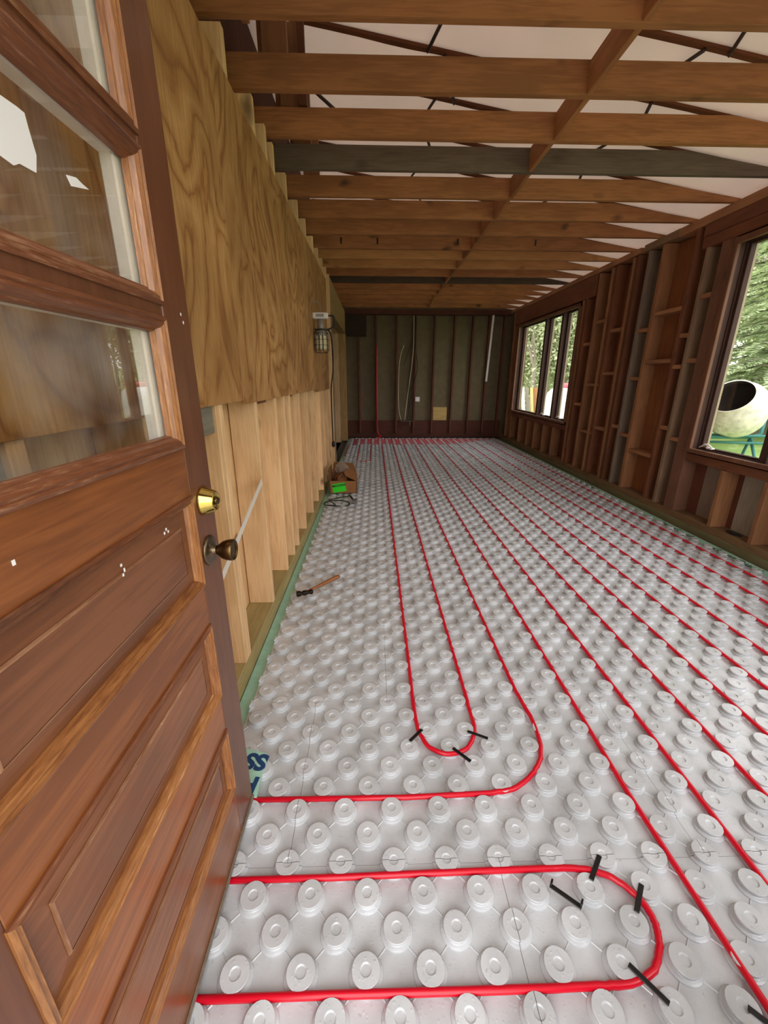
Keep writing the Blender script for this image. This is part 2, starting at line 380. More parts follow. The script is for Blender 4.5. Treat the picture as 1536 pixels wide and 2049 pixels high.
bm = bmesh.new(); add_prism(bm, [(-.9, roof_z(-.9)+.016), (3.4, roof_z(3.4)+.016), (3.4, roof_z(3.4)+.022), (-.9, roof_z(-.9)+.022)], 'y', -.1, 9.66)
tag(link('ceiling', bm, M_whiteroof), kind='structure')
bm = bmesh.new(); add_box(bm, -2.6, -.9, 6.6, 6.68, -.12, 2.6); add_box(bm, -2.6, -.9, 9.58, 9.66, -.12, 2.6); add_box(bm, -2.68, -2.6, 6.6, 9.66, -.12, 2.6)
add_box(bm, -2.68, -.9, 6.6, 9.66, 2.6, 2.66); add_box(bm, -2.68, -.8, 6.6, 9.66, -.12, -.052)
tag(link('wall_side_room', bm, M_far_z), kind='structure')

# ------------------------------------------------------------------ floor: underlay, nubbed panels
un = board('foam_underlay', -.586, 2.885, .10, 9.46, -.052, -.0125, M_green, 'pale green rigid foam board layer showing along the edges of the floor', 'insulation', bev=0)
D = .1512; PX, PY = .0515, .797              # lattice pitch and phase
def panel_mesh(x0, x1, y0, y1):
    """panel whose lattice is in world phase, cut at its four sides"""
    bm = bmesh.new()
    add_box(bm, x0+.0006, x1-.0006, y0+.0006, y1-.0006, -.012, 0)
    base_f = list(bm.faces)
    prof = [(.0405, 0), (.0405, .0038), (.0392, .0050), (.0325, .0056), (.0295, .0072), (.0295, .0110), (.0328, .0140), (.0336, .0195), (.0326, .0212), (.0138, .0214), (.0126, .0204), (.0108, .0180), (0, .0178)]
    hn = D/2
    j0 = math.floor((y0-PY)/hn)-1; j1 = math.ceil((y1-PY)/hn)+1
    for j in range(j0, j1+1):
        y = PY + j*hn
        i0 = math.floor((x0-PX)/D)-1; i1 = math.ceil((x1-PX)/D)+1
        for i in range(i0, i1+1):
            x = PX + i*D + (hn if j % 2 else 0)
            if x0-.037 < x < x1+.037 and y0-.037 < y < y1+.037:
                add_lathe(bm, prof, 22, Matrix.Translation((x, y, 0)), 0, True)
            for sx_ in (1, -1):               # low ridge to the next nub across the diagonal
                ax, ay, ex, ey = x+sx_*.026, y+.026, x+sx_*(hn-.026), y+hn-.026
                if min(ax, ex) > x0 and max(ax, ex) < x1 and ay > y0 and ey < y1:
                    d = Vector((ex-ax, ey-ay, 0)).normalized()*.0022; nn = Vector((-d.y, d.x, 0))
                    v = [bm.verts.new((ax+nn.x, ay+nn.y, 0)), bm.verts.new((ax, ay, .0022)), bm.verts.new((ax-nn.x, ay-nn.y, 0)),
                         bm.verts.new((ex+nn.x, ey+nn.y, 0)), bm.verts.new((ex, ey, .0022)), bm.verts.new((ex-nn.x, ey-nn.y, 0))]
                    bm.faces.new((v[0], v[3], v[4], v[1])); bm.faces.new((v[1], v[4], v[5], v[2]))
    for co, no in (((x0+.0006, 0, 0), (-1, 0, 0)), ((x1-.0006, 0, 0), (1, 0, 0)), ((0, y0+.0006, 0), (0, -1, 0)), ((0, y1-.0006, 0), (0, 1, 0))):
        bmesh.ops.bisect_plane(bm, geom=list(bm.verts)+list(bm.edges)+list(bm.faces), dist=1e-5, plane_co=co, plane_no=no, clear_outer=True)
    bmesh.ops.translate(bm, verts=bm.verts, vec=(-x0, -y0, 0))
    me = bpy.data.meshes.new('heating_panel'); bm.to_mesh(me); bm.free(); me.materials.append(M_foam)
    return me
cache = {}
XL, XR, YF = -.528, 2.780, 9.405
offs = [.353, -.251, .051, .655, -.251, .353, .051, .655]
rows = []
yb = PY - 4*D
k = 0
while yb < YF - .01:
    y1 = min(yb + 4*D, YF); s0 = offs[k % 8]
    xs = [XL] + [s0 + i*8*D for i in range(-2, 4) if XL+.02 < s0 + i*8*D < XR-.02] + [XR]
    rows.append((yb, y1, xs)); yb += 4*D; k += 1
side_w = {3: ['left', 'middle', 'right'], 4: ['leftmost', 'second from left', 'third from left', 'rightmost']}
for ri, (y0, y1, xs) in enumerate(rows):
    np_ = len(xs)-1
    for ci, (x0, x1) in enumerate(zip(xs, xs[1:])):
        key = (round(x1-x0, 4), round(y1-y0, 4), round(((x0-PX)/D) % 1, 3))
        if key not in cache: cache[key] = panel_mesh(x0, x1, y0, y1)
        o = bpy.data.objects.new('heating_panel', cache[key]); C.objects.link(o); o.location = (x0, y0, 0)
        tag(o, 'white nubbed foam panel, %s in the %s floor row from the door' % (side_w[np_][ci], ORD[ri]), 'floor panel', 'nubbed foam panels covering the floor')

# ragged torn edge of the panels along the left wall is the cut through the nubs themselves
# --- printed lettering on the underlay, right side
for y, s in ((3.55, 'GreenGuard'), (2.86, 'GreenGuard'), (2.50, 'Ins'), (5.2, 'GreenGuard')):
    M_ = Matrix.Translation((2.835, y, -.0122)) @ Matrix.Rotation(-PI/2, 4, 'Z')
    text_obj('printed_lettering', s, .085, M_blackink, M_, un, .0003, .0012)
# --- red tubing
TZ, TR_ = .0145, .0085
def arc(cx, cy, r, a0, a1, n=10):
    return [(cx + r*math.cos(math.radians(a0+(a1-a0)*i/n)), cy + r*math.sin(math.radians(a0+(a1-a0)*i/n))) for i in range(n+1)]
def xk(k): return PX + D/4 + 1.5*D*k + D/2 - D/4 - .0 if False else .1643 + .2265*k
def dens(pts):
    out = [pts[0]]
    for a, b in zip(pts, pts[1:]):
        L = math.dist(a, b); n = max(1, int(L/.35))
        out += [(a[0]+(b[0]-a[0])*i/n, a[1]+(b[1]-a[1])*i/n) for i in range(1, n+1)]
    return out
def tube(pts, label, wob=.0015):
    rr = random.Random(len(pts)*7)
    bm = bmesh.new(); P = dens(pts)
    add_tube(bm, [(x+rr.uniform(-wob, wob), y+rr.uniform(-wob, wob), TZ) for x, y in P], TR_, 10)
    o = link('pex_tube', bm, M_red, None, (pts[0][0], pts[0][1], 0)); tag(o, label, 'tube', 'red heating tubes laid between the nubs')
FT = 8.40
r1 = (xk(1)-xk(0))/2
K2B = [(0.3837, 0.9921), (0.4578, 1.0044), (0.5179, 1.0337), (0.5784, 1.0875), (0.6143, 1.1462), (0.6297, 1.2102), (0.6348, 1.3129), (0.6206, 1.4657)]
LOOP = [(0.3950, 1.4703), (0.3938, 1.3504), (0.3927, 1.2650), (0.3749, 1.2109), (0.3360, 1.1611), (0.2705, 1.1430), (0.2051, 1.1728), (0.1700, 1.2503), (0.1626, 1.3443), (0.1630, 1.4750)]
UB = [(0.2803, 0.5339), (0.4804, 0.5336), (0.5614, 0.5347), (0.6108, 0.5419), (0.6503, 0.5584), (0.6830, 0.5884), (0.7025, 0.6206), (0.7098, 0.6551), (0.7011, 0.6924), (0.6747, 0.7280), (0.6389, 0.7516), (0.5872, 0.7658), (0.5336, 0.7689)]
def cr2(P, n=5):
    out = []
    for i in range(len(P)-1):
        a, b, c, d = P[max(i-1, 0)], P[i], P[i+1], P[min(i+2, len(P)-1)]
        for k in range(n):
            t = k/n; out.append(tuple(.5*((2*b[q]) + (c[q]-a[q])*t + (2*a[q]-5*b[q]+4*c[q]-d[q])*t*t + (3*b[q]-a[q]-3*c[q]+d[q])*t**3) for q in (0, 1)))
    return out + [P[-1]]
p1 = [(-.57, .986), (.10, .984)] + cr2(K2B) + [(xk(2), 2.0), (xk(2), FT)]
p1 += arc((xk(1)+xk(2))/2, FT, r1, 0, 180) + [(xk(1), 2.0)] + cr2(LOOP) + [(xk(0), 1.8), (xk(0), FT)]
p1 += arc(xk(0)-.10, FT, .10, 0, 90) + [(.02, FT+.10)] + arc(-.055+.0, FT+.02, .08, 90, 180)[:0] + [(-.0, FT+.09), (-.055, FT), (-.055, 6.78)]
p1 += arc(-.17, 6.78, .115, 0, -180) + [(-.285, FT), (-.38, FT+.08), (-.45, FT+.09)]
tube(p1, 'long red tube forming the innermost hairpin, then bending left towards the door')
p0 = [(-.62, .533), (-.1, .533)] + cr2(UB) + [(.35, .768), (.15, .764), (-.1, .7595), (-.62, .760)]
tube(p0, 'thick looking red tube making the U bend nearest the camera beside the door')
def run(k0, label, first_left=False):
    pass
def hair_far(a, b): return arc((a+b)/2, FT, abs(b-a)/2, 180, 0)
def hair_near(a, b, y=.26): return arc((a+b)/2, y, abs(b-a)/2, 180, 360)
def row_y(i): return 8.62 + .155*i
x3, x4, x5, x6, x7 = [xk(i) for i in (3, 4, 5, 6, 7)]
p2 = [(-.4, .26), (x3-.15, .26)] + arc(x3-.12, .40, .14, -90, 0) + [(x3-.0, 1.0), (x3, FT)] + hair_far(x3, x4) + [(x4, .30)] + hair_near(x4, x5) + [(x5, FT)] + hair_far(x5, x6) + [(x6, .30)] + hair_near(x6, x7) + [(x7, row_y(0)-.1)] + arc(x7-.1, row_y(0)-.1, .1, 0, 90) + [(-.50, row_y(0))]
tube(p2, 'long red tube with five runs across the middle of the floor')
x8, x9, x10, x11 = [xk(i) for i in (8, 9, 10, 11)]
p3 = [(-.50, row_y(1))] + [(x8-.1, row_y(1))] + arc(x8-.1, row_y(1)-.1, .1, 90, 0) + [(x8, .30)] + hair_near(x8, x9) + [(x9, row_y(2)-.1)] + arc(x9-.1, row_y(2)-.1, .1, 0, 90) + [(-.50, row_y(2))]
tube(p3, 'long red tube with two runs, between the middle runs and the right wall pair')
p4 = [(-.50, row_y(3))] + [(x10-.1, row_y(3))] + arc(x10-.1, row_y(3)-.1, .1, 90, 0) + [(x10, .30)] + hair_near(x10, x11) + [(x11, row_y(4)-.1)] + arc(x11-.1, row_y(4)-.1, .1, 0, 90) + [(-.50, row_y(4))]
tube(p4, 'long red tube with two runs nearest the right wall')
p5 = [(-.45, 7.08)] + arc(-.49+.0, 7.08, .001, 0, 1)[:0] + [(-.50, 7.12), (-.515, 7.25), (-.515, 8.47)]
tube(p5, 'short red tube running along the foot of the left wall at the far end')

# --- black staples
def staple(x0, y0, x1, y1, label, lying=False, z=.0255):
    bm = bmesh.new(); d = Vector((x1-x0, y1-y0, 0)); L = d.length; u = d.normalized(); v = Vector((-u.y, u.x, 0))
    M = Matrix.Identity(4)
    for i in range(3): M[i][0] = u[i]; M[i][1] = v[i]; M[i][3] = (x0, y0, 0)[i]
    add_box(bm, 0, L, -.0062, .0062, z-.003, z, .0008)
    if lying:
        add_box(bm, 0, .005, -.004, .010, z-.003, z+.014, .0008); add_box(bm, L-.005, L, -.004, .012, z-.003, z+.014, .0008)
    else:
        add_box(bm, .002, .006, -.004, .004, .004, z-.002); add_box(bm, L-.006, L-.002, -.004, .004, .004, z-.002)
    bmesh.ops.transform(bm, matrix=M, verts=bm.verts)
    o = link('tube_staple', bm, M_blackpl, None, (x0, y0, 0)); tag(o, label, 'staple', 'black plastic staples over the red tube')
staple(.131, 1.194, .183, 1.247, 'black plastic staple over the left side of the inner hairpin bend')
staple(.288, 1.160, .342, 1.103, 'black plastic staple over the bottom of the inner hairpin bend')
staple(.359, 1.234, .430, 1.199, 'black plastic staple over the right side of the inner hairpin bend')
staple(.472, .725, .535, .674, 'loose black staple lying upturned inside the near U bend', True, .0245)
staple(.590, .734, .645, .793, 'black plastic staple at the upper corner of the near U bend')
staple(.671, .661, .722, .721, 'black plastic staple at the right side of the near U bend')
staple(.592, .564, .644, .499, 'long black staple over the lower corner of the near U bend')
staple(.812, .490, .850, .452, 'black plastic staple cut off by the bottom right corner of the photo')

# --- green offcut with blue letters by the door
bm = bmesh.new(); poly = [(-.60, 1.02), (-.388, .985), (-.392, 1.075), (-.392, 1.147), (-.48, 1.172), (-.60, 1.18)]
add_prism(bm, poly, 'z', .0225, .0275)
oc = link('foam_offcut', bm, M_green, None, (-.5, 1.08, .0295)); tag(oc, 'small green foam offcut with blue letters sticking out behind the door', 'foam offcut')
text_obj('printed_lettering', 'SS', .085, M_blueink, Matrix.Translation((-.425, 1.118, .0277)) @ Matrix.Rotation(math.radians(172), 4, 'Z'), oc, .0002, .004)
text_obj('printed_lettering', 'P', .08, M_blueink, Matrix.Translation((-.418, 1.030, .0277)) @ Matrix.Rotation(math.radians(172), 4, 'Z'), oc, .0002, .004)

# ------------------------------------------------------------------ left wall framing
board('sill_plate', LX-.14, LX, .10, 6.35, -.052, .040, M_treated_y, 'lower greenish treated plate lying on the slab under the left wall studs', 'sill plate')
board('sill_plate', LX-.14, LX-.002, .10, 6.35, .0405, .079, M_treated_y, 'upper treated plate on which the pale left wall studs stand', 'sill plate')
lst = [.28, .69, 1.10, 1.60, 1.642, 2.135, 2.557, 2.806, 2.99, 3.365, 3.805, 4.20, 4.66, 5.05, 5.44, 5.83, 6.20]
lab = {1.60: 'pale pine stud, rear half of the doubled stud behind the door edge', 1.642: 'pale pine stud, front half of the doubled stud behind the door edge'}
n = 0
for i, y in enumerate(lst):
    if y < 1.5: L = 'pale pine stud seen through the door glass, %s from the camera' % ORD[i]
    elif y in lab: L = lab[y]
    else:
        n += 1; L = 'pale pine wall stud, %s one beyond the doubled stud on the left wall' % ORD[n-1]
    board('wall_stud', LX-.138, LX-.001, y-.019, y+.019, .079, ZJ-.045, M_pine_z, L, 'stud', 'pale pine studs of the left wall')
# grey blocking boards that fill in just under the plywood
board('blocking', LX-.075, LX-.012, 1.12, 1.58, 1.13, 1.30, wood('#8d8676', '#565040', 'y', .8, .2, key='gk'), 'grey weathered blocking board under the plywood behind the door', 'blocking', 'blocks between the left wall studs')
board('blocking', LX-.075, LX-.012, .30, .67, 1.13, 1.30, wood('#8d8676', '#565040', 'y', .8, .2, key='gk'), 'grey blocking board under the plywood seen low through the door glass', 'blocking', 'blocks between the left wall studs')
for a, b in ((2.16, 2.53), (3.02, 3.34), (3.83, 4.17), (4.69, 5.02)):
    board('blocking', LX-.12, LX-.05, a, b, 1.19, 1.33, M_red_y, 'brown block between left wall studs at about %s metres, under the plywood edge' % {2.16: 'two', 3.02: 'three', 3.83: 'four', 4.69: 'five'}[a], 'blocking', 'blocks between the left wall studs')
# plywood sheets
for (a, b, z0, z1, L) in ((.10, 1.90, 1.232, 2.462, 'golden plywood sheet on the left wall, seen through and beside the door glass'),
                          (1.902, 4.34, 1.215, 2.462, 'swirly grained golden plywood sheet in the middle of the left wall'),
                          (4.342, 5.60, 1.190, 2.468, 'last golden plywood sheet on the left wall, behind the work light')):
    bm = bmesh.new(); add_box(bm, LX, LX+.012, a, b, z0, z1, .001)
    tag(link('plywood_sheet', bm, M_ply, None, (LX, a, z0)), L, 'plywood', 'plywood sheets on the left wall')
# opening at the far end of the left wall
board('header', LX-.14, LX+.004, 6.24, 9.22, 2.20, 2.62, wood('#a98d5f', '#75592f', 'y', .7, .2, key='hd'), 'pale plywood header over the wide opening at the far left', 'header')
board('post', LX-.14, LX+.002, 9.22, 9.36, -.012, 2.20, wood('#b8925a', '#7d5a2c', 'z', .7, .3, key='po'), 'pale wooden post in the far left corner of the room', 'post')
board('jamb_stud', LX-.14, LX+.004, 6.34, 6.385, -.052, 2.20, wood('#8d7a60', '#5d4a34', 'z', .75, .2, key='js'), 'grey brown stud edging the wide opening at the far left', 'stud')
# leaning strip
bm = bmesh.new(); A = Vector((-.586, 2.09, .815)); B = Vector((-.560, .62, .385)); d = (B-A)
add_box(bm, 0, d.length, -.001, .0015, -.016, .016, .0005)
bmesh.ops.transform(bm, matrix=Matrix.Translation(A) @ Matrix.Rotation(math.atan2(d.y, d.x), 4, 'Z') @ Matrix.Rotation(math.asin(-d.z/d.length), 4, 'Y'), verts=bm.verts)
tag(link('plastic_strip', bm, M_strap, None, A), 'long whitish flat strip slanting across the studs behind the door knob', 'strip')

# ------------------------------------------------------------------ ceiling joists, blocks, rafters
YJ = [2.145, 2.590, 3.010, 3.405, 3.85, 4.305, 4.74, 5.215, 5.615, 6.04, 6.475, 6.91, 7.375, 7.78, 8.18, 8.65, 9.15]
kinds = {3: M_joist_grey, 8: M_joist_pale, 9: M_joist_pale, 11: wood('#473a2c', '#1d1610', 'x', .8, .3, key='dk')}
desc = {3: 'dark grey weathered', 8: 'pale brown', 9: 'pale brown', 11: 'very dark'}
for i, y in enumerate([1.70] + YJ):
    ii = i-1
    bm = bmesh.new()
    add_prism(bm, [(-.728, ZJ), (3.06, ZJ), (3.06, ZJ+.014), (2.16, ZJ+.140), (-.728, ZJ+.140)], 'y', y, y+.038)
    bmesh.ops.bevel(bm, geom=[e for e in bm.edges], offset=.002, segments=1, affect='EDGES')
    o = link('ceiling_joist', bm, kinds.get(ii, M_joist), None, (-.7, y, ZJ))
    tag(o, '%s timber ceiling joist, %s from the camera%s' % (desc.get(ii, 'orange brown'), ORD[i], ' just above the frame' if i == 0 else ''), 'joist', 'ceiling joists across the room')
    if ii == 7:                              # thin black bars on this joist's face, drawn as slots
        for k, x in enumerate((-.36, .04, .93, 1.80)):
            board('black_slot', x, x+.018, y-.004, y-.0005, ZJ+.045, ZJ+.105, M_blackpl, None, None, None, 0, parent=o)
prev = 1.70
for i, y in enumerate(YJ):
    y0 = prev+.0385; y1 = y-.0005; x = 1.085+R_.uniform(-.008, .008)
    board('bridging_block', x, x+.030, y0, y1, ZJ+.001, ZJ+.139, M_joist_y, 'short block between the %s and %s ceiling joists' % (ORD[i], ORD[i+1]), 'block', 'row of blocks between the ceiling joists')
    prev = y
for i, y in enumerate([1.70] + YJ):
    ya = y+.040
    bm = bmesh.new(); w = .036
    rr = random.Random(i); n_ = 24; pts = []
    for k in range(n_+1):
        x = -.70 + 3.70*k/n_; pts.append((x, roof_z(x)+rr.uniform(-.002, .004)))
    poly = pts + [(x, z+.03) for x, z in reversed([(pts[0][0], roof_z(pts[0][0])), (pts[-1][0], roof_z(pts[-1][0]))])]
    add_prism(bm, poly, 'y', ya, ya+w)
    tag(link('rafter', bm, wood('#7a4526', '#3f1f10', 'x', .8, .3, key='ra'), None, (-.7, ya, 2.7)),
        'sloping roof rafter edge showing under the white ceiling, beyond the %s joist' % ORD[i], 'rafter', 'sloping rafters under the white ceiling')
ys_ = [1.70] + YJ
for i in range(1, 9):
    for xc, tx in ((1.68, 'right'), (.42, 'left')):
        y0 = ys_[i]+.058; y1 = ys_[i+1]+.058
        bm = bmesh.new()
        s = .13 if (i % 2) else -.10
        a = Vector((xc, y0, roof_z(xc)-.004)); b = Vector((xc+s, y1, roof_z(xc+s)-.004))
        add_tube(bm, [a, (a+b)/2 + Vector((0, 0, .008)), b], .011, 4)
        bmesh.ops.transform(bm, matrix=Matrix.Translation(a) @ Matrix.Diagonal((1, 1, .5, 1)) @ Matrix.Translation(-a), verts=bm.verts) if False else None
        tag(link('bridging_strap', bm, M_galv, None, a), 'thin dark strap under the white ceiling, %s one beyond the %s joist' % (tx, ORD[i]), 'strap', 'thin straps between the rafters')
# uprights and boards above the left wall top
for i, y in enumerate(YJ[:5]):
    board('upright_board', -.58, -.545, y-.30, y-.16, ZJ+.141, roof_z(-.58)-.01, M_joist_y, 'brown upright board above the left wall, just before the %s joist' % ORD[i+1], 'board', 'upright boards above the left wall')
    board('upright_board', -.545, -.42, y-.02+.065, y+.085, ZJ+.141, roof_z(-.42)-.01, M_tanw_z, 'narrow upright at the left end of the %s joist, running up to the roof' % ORD[i+1], 'board', 'upright boards above the left wall')
bm = bmesh.new(); add_tube(bm, [(-.42, 3.2, 3.05), (-.16, 3.2, 2.86)], .010, 6)
tag(link('diagonal_strap', bm, M_galv, None, (-.42, 3.2, 3.0)), 'grey diagonal metal strap above the left end of the joists', 'strap')
bm = bmesh.new(); add_box(bm, -.42, -.382, 3.0, 3.04, ZJ+.145, 3.22)
tag(link('diagonal_prop', bm, M_redd_z, None, (-.40, 3.0, 2.84)), 'dark brown upright prop against the white ceiling at the left', 'prop')

# ------------------------------------------------------------------ right wall framing
SR = 3.06
board('sill_plate', RX, SR, .10, 9.46, -.052, .045, wood('#7d7350', '#4a4328', 'y', .8, .2, key='sr'), 'lower grey green plate along the foot of the right wall', 'sill plate')
board('sill_plate', RX+.004, SR, .10, 9.46, .0455, .105, wood('#8a6a48', '#553820', 'y', .8, .3, key='sr2'), 'upper brown plate along the foot of the right wall, under its studs', 'sill plate')
board('top_plate', RX, SR, .10, 4.45, 2.615, 2.688, M_tanw_y, 'top plate of the right wall, nearer length above the large window', 'top plate', 'top plates of the right wall')
board('top_plate', RX-.006, SR, 4.45, 4.98, 2.620, 2.688, wood('#8d6f50', '#574028', 'y', .8, .2, key='tp'), 'short light splice on the top plate of the right wall', 'top plate', 'top plates of the right wall')
board('top_plate', RX, SR, 5.06, 9.46, 2.63, 2.688, M_tanw_y, 'top plate of the right wall, farther length above the small window', 'top plate', 'top plates of the right wall')
def rstud(y0, y1, z0, z1, mat, label, x0=RX):
    board('wall_stud', x0, SR, y0, y1, z0, z1, mat, label, 'stud', 'studs of the right wall')
ZS = .105; ZT = 2.613
rstud(5.845, 5.883, ZS, ZT, M_tanw_z, 'light edged stud just right of the small window frame, right wall')
rstud(5.558, 5.596, ZS, ZT, M_tanw_z, 'rough light stud, second to the right of the small window')
rstud(5.445, 5.483, ZS, ZT, M_red_z, 'dark reddish stud standing close behind the rough light one')
rstud(5.135, 5.173, ZS, ZT, M_tanw_z, 'tan stud left of the black gap in the right wall')
rstud(5.040, 5.078, ZS, ZT, M_red_z, 'reddish stud at the left edge of the black gap')
rstud(4.858, 4.896, ZS, ZT, wood('#83715e', '#4b3d30', 'z', .8, .2, key='gs'), 'grey stud at the right edge of the black gap')
rstud(4.622, 4.672, ZS, ZT, M_tanw_z, 'thick tan stud, first right of the grey one')
rstud(4.175, 4.213, ZS, ZT, M_red_z, 'dark red brown stud halfway between the black gap and the large window')
rstud(4.010, 4.050, ZS, 2.42, wood('#94775c', '#5a4330', 'z', .8, .2, key='ls'), 'long light grey brown stud left of the wide jamb of the large window')
rstud(3.735, 3.875, ZS, 2.42, wood('#7d5540', '#4c2f20', 'z', .8, .35, key='ja'), 'wide double jamb stud beside the large window')
rstud(6.105, 6.140, ZS, 2.36, M_red_z, 'red brown stud touching the right side of the small window')
rstud(6.205, 6.250, ZS, 2.36, M_tanw_z, 'tan jamb stud holding the right side of the small window')
rstud(8.835, 8.90, ZS, 2.36, M_tanw_z, 'jamb stud holding the far side of the small window')
rstud(9.16, 9.20, ZS, ZT, M_tanw_z, 'last stud of the right wall before the far corner')
for i, y in enumerate((3.287, 2.880, 2.47, 2.06, 1.65)):
    rstud(y-.019, y+.019, ZS, .60, M_tanw_z, 'short stud under the large window, %s from its left end' % ORD[i])
for i, y in enumerate((8.306, 7.859, 7.494, 7.095, 6.715)):
    rstud(y-.019, y+.019, ZS, .575, M_tanw_z, 'short stud under the small window, %s from its far end' % ORD[i])
board('rough_sill', RX+.001, SR, 1.32, 3.73, .605, .675, M_red_y, 'flat brown rough sill below the large window', 'rough sill')
board('rough_sill', RX+.001, SR, 6.25, 8.83, .58, .645, M_red_y, 'flat brown rough sill below the small window', 'rough sill')
board('header', RX+.001, SR, 1.2, 4.12, 2.515, 2.612, M_red_y, 'upper red brown header board over the large window', 'header')
board('header', RX+.006, SR, 1.2, 4.12, 2.422, 2.513, M_red_y, 'lower red brown header board over the large window', 'header')
board('header', RX+.001, SR, 5.93, 9.15, 2.365, 2.625, M_red_y, 'deep red brown header board over the small window', 'header')
# blocks
bl = [(5.60, 5.84, 2.03), (5.49, 5.84, 1.25), (5.90, 6.09, .98), (5.90, 6.09, 1.78), (5.49, 5.84, .63), (5.18, 5.44, 1.89), (5.18, 5.44, 1.39), (5.18, 5.44, .71),
      (4.68, 4.855, 1.83), (4.68, 4.855, 1.33), (4.90, 5.035, .78), (4.68, 4.855, .70), (4.22, 4.615, 1.97), (4.22, 4.615, 1.50), (4.22, 4.615, .55),
      (4.055, 4.17, 1.72), (4.055, 4.17, 1.44), (4.055, 4.17, .86), (3.88, 4.005, 2.03), (3.88, 4.005, 1.49), (3.88, 4.005, .77)]
from collections import defaultdict
bays = defaultdict(list)
for a, b, z in bl: bays[(a > 5.85 and 'between the small window and its nearest stud') or (a > 5.45 and 'in the first bay right of the small window') or (a > 5.1 and 'in the second bay right of the small window') or (a > 4.87 and 'inside the black gap') or (a > 4.6 and 'just right of the grey stud') or (a > 4.2 and 'in the widest bay of the right wall') or (a > 4.0 and 'in the narrow bay left of the light grey brown stud') or 'beside the wide jamb stud'].append((a, b, z))
for nm, L in bays.items():
    L.sort(key=lambda t: -t[2]); wd = {1: [''], 2: ['upper', 'lower'], 3: ['upper', 'middle', 'lower'], 4: ['top', 'upper middle', 'lower middle', 'bottom']}[len(L)]
    for (a, b, z), w_ in zip(L, wd):
        bays_label = ('%s block nailed flat %s' % (w_, nm)).strip()
        board('wall_block', RX+.003+R_.uniform(0, .01), SR, a, b, z-.019, z+.019, M_tanw_y, bays_label, 'block', 'blocks between the right wall studs')
# sheathing boards seen in the bays
def sheath(y0, y1, z0, z1, mat, label): board('sheathing_board', 3.045, 3.0615, y0, y1, z0, z1, mat, label, 'board', 'sheathing boards behind the right wall studs', .001)
sheath(4.898, 5.038, .106, 2.61, M_black_z, 'black strip in the dark gap of the right wall')  # plain black strip set behind the gap
sheath(4.68, 4.855, .106, 2.61, wood('#5f4a38', '#33251a', 'z', .8, .2, key='s1'), 'dull grey brown sheathing beside the grey stud')
sheath(4.40, 4.615, .106, 2.61, wood('#9a5f34', '#5d3216', 'z', .8, .4, key='s2'), 'orange brown sheathing board in the left half of the widest bay')
sheath(4.22, 4.395, .106, 2.61, wood('#b27740', '#6d3c1a', 'z', .8, .6, key='s3'), 'bright knotty sheathing board in the right half of the widest bay')
sheath(5.18, 5.44, .106, 2.61, wood('#8a5230', '#4f2914', 'z', .8, .5, key='s4'), 'red brown sheathing in the second bay right of the small window')
sheath(5.60, 5.84, .106, 2.61, wood('#84502f', '#4f2914', 'z', .8, .6, key='s5'), 'red brown sheathing in the first bay right of the small window')
sheath(3.31, 3.60, .106, .60, M_grey_board, 'light grey brown sheathing board under the left end of the large window')
sheath(2.90, 3.20, .106, .60, wood('#a09684', '#6a6152', 'z', .8, .2, key='s6'), 'pale grey streaked sheathing board under the large window')
sheath(3.605, 3.73, .106, .60, M_redd_z, 'dark sheathing strip beside the wide jamb under the large window')
bm = bmesh.new(); add_tube(bm, [(2.945, 3.765, .10), (2.945, 3.765, .165)], .012, 10)
tag(link('pipe_stub', bm, M_pvc, None, (2.945, 3.765, .10)), 'small white pipe stub on the right plate below the jamb', 'pipe')
bm = bmesh.new(); add_lathe(bm, [(0, 0), (.07, 0), (.075, .004), (.05, .010), (0, .012)], 12, Matrix.Translation((2.99, 3.10, .105)) @ Matrix.Diagonal((.5, 1, 1, 1)))
tag(link('tar_scrap', bm, M_blackpl, None, (2.99, 3.10, .105)), 'flat black scrap lying on the right plate under the large window', 'scrap')

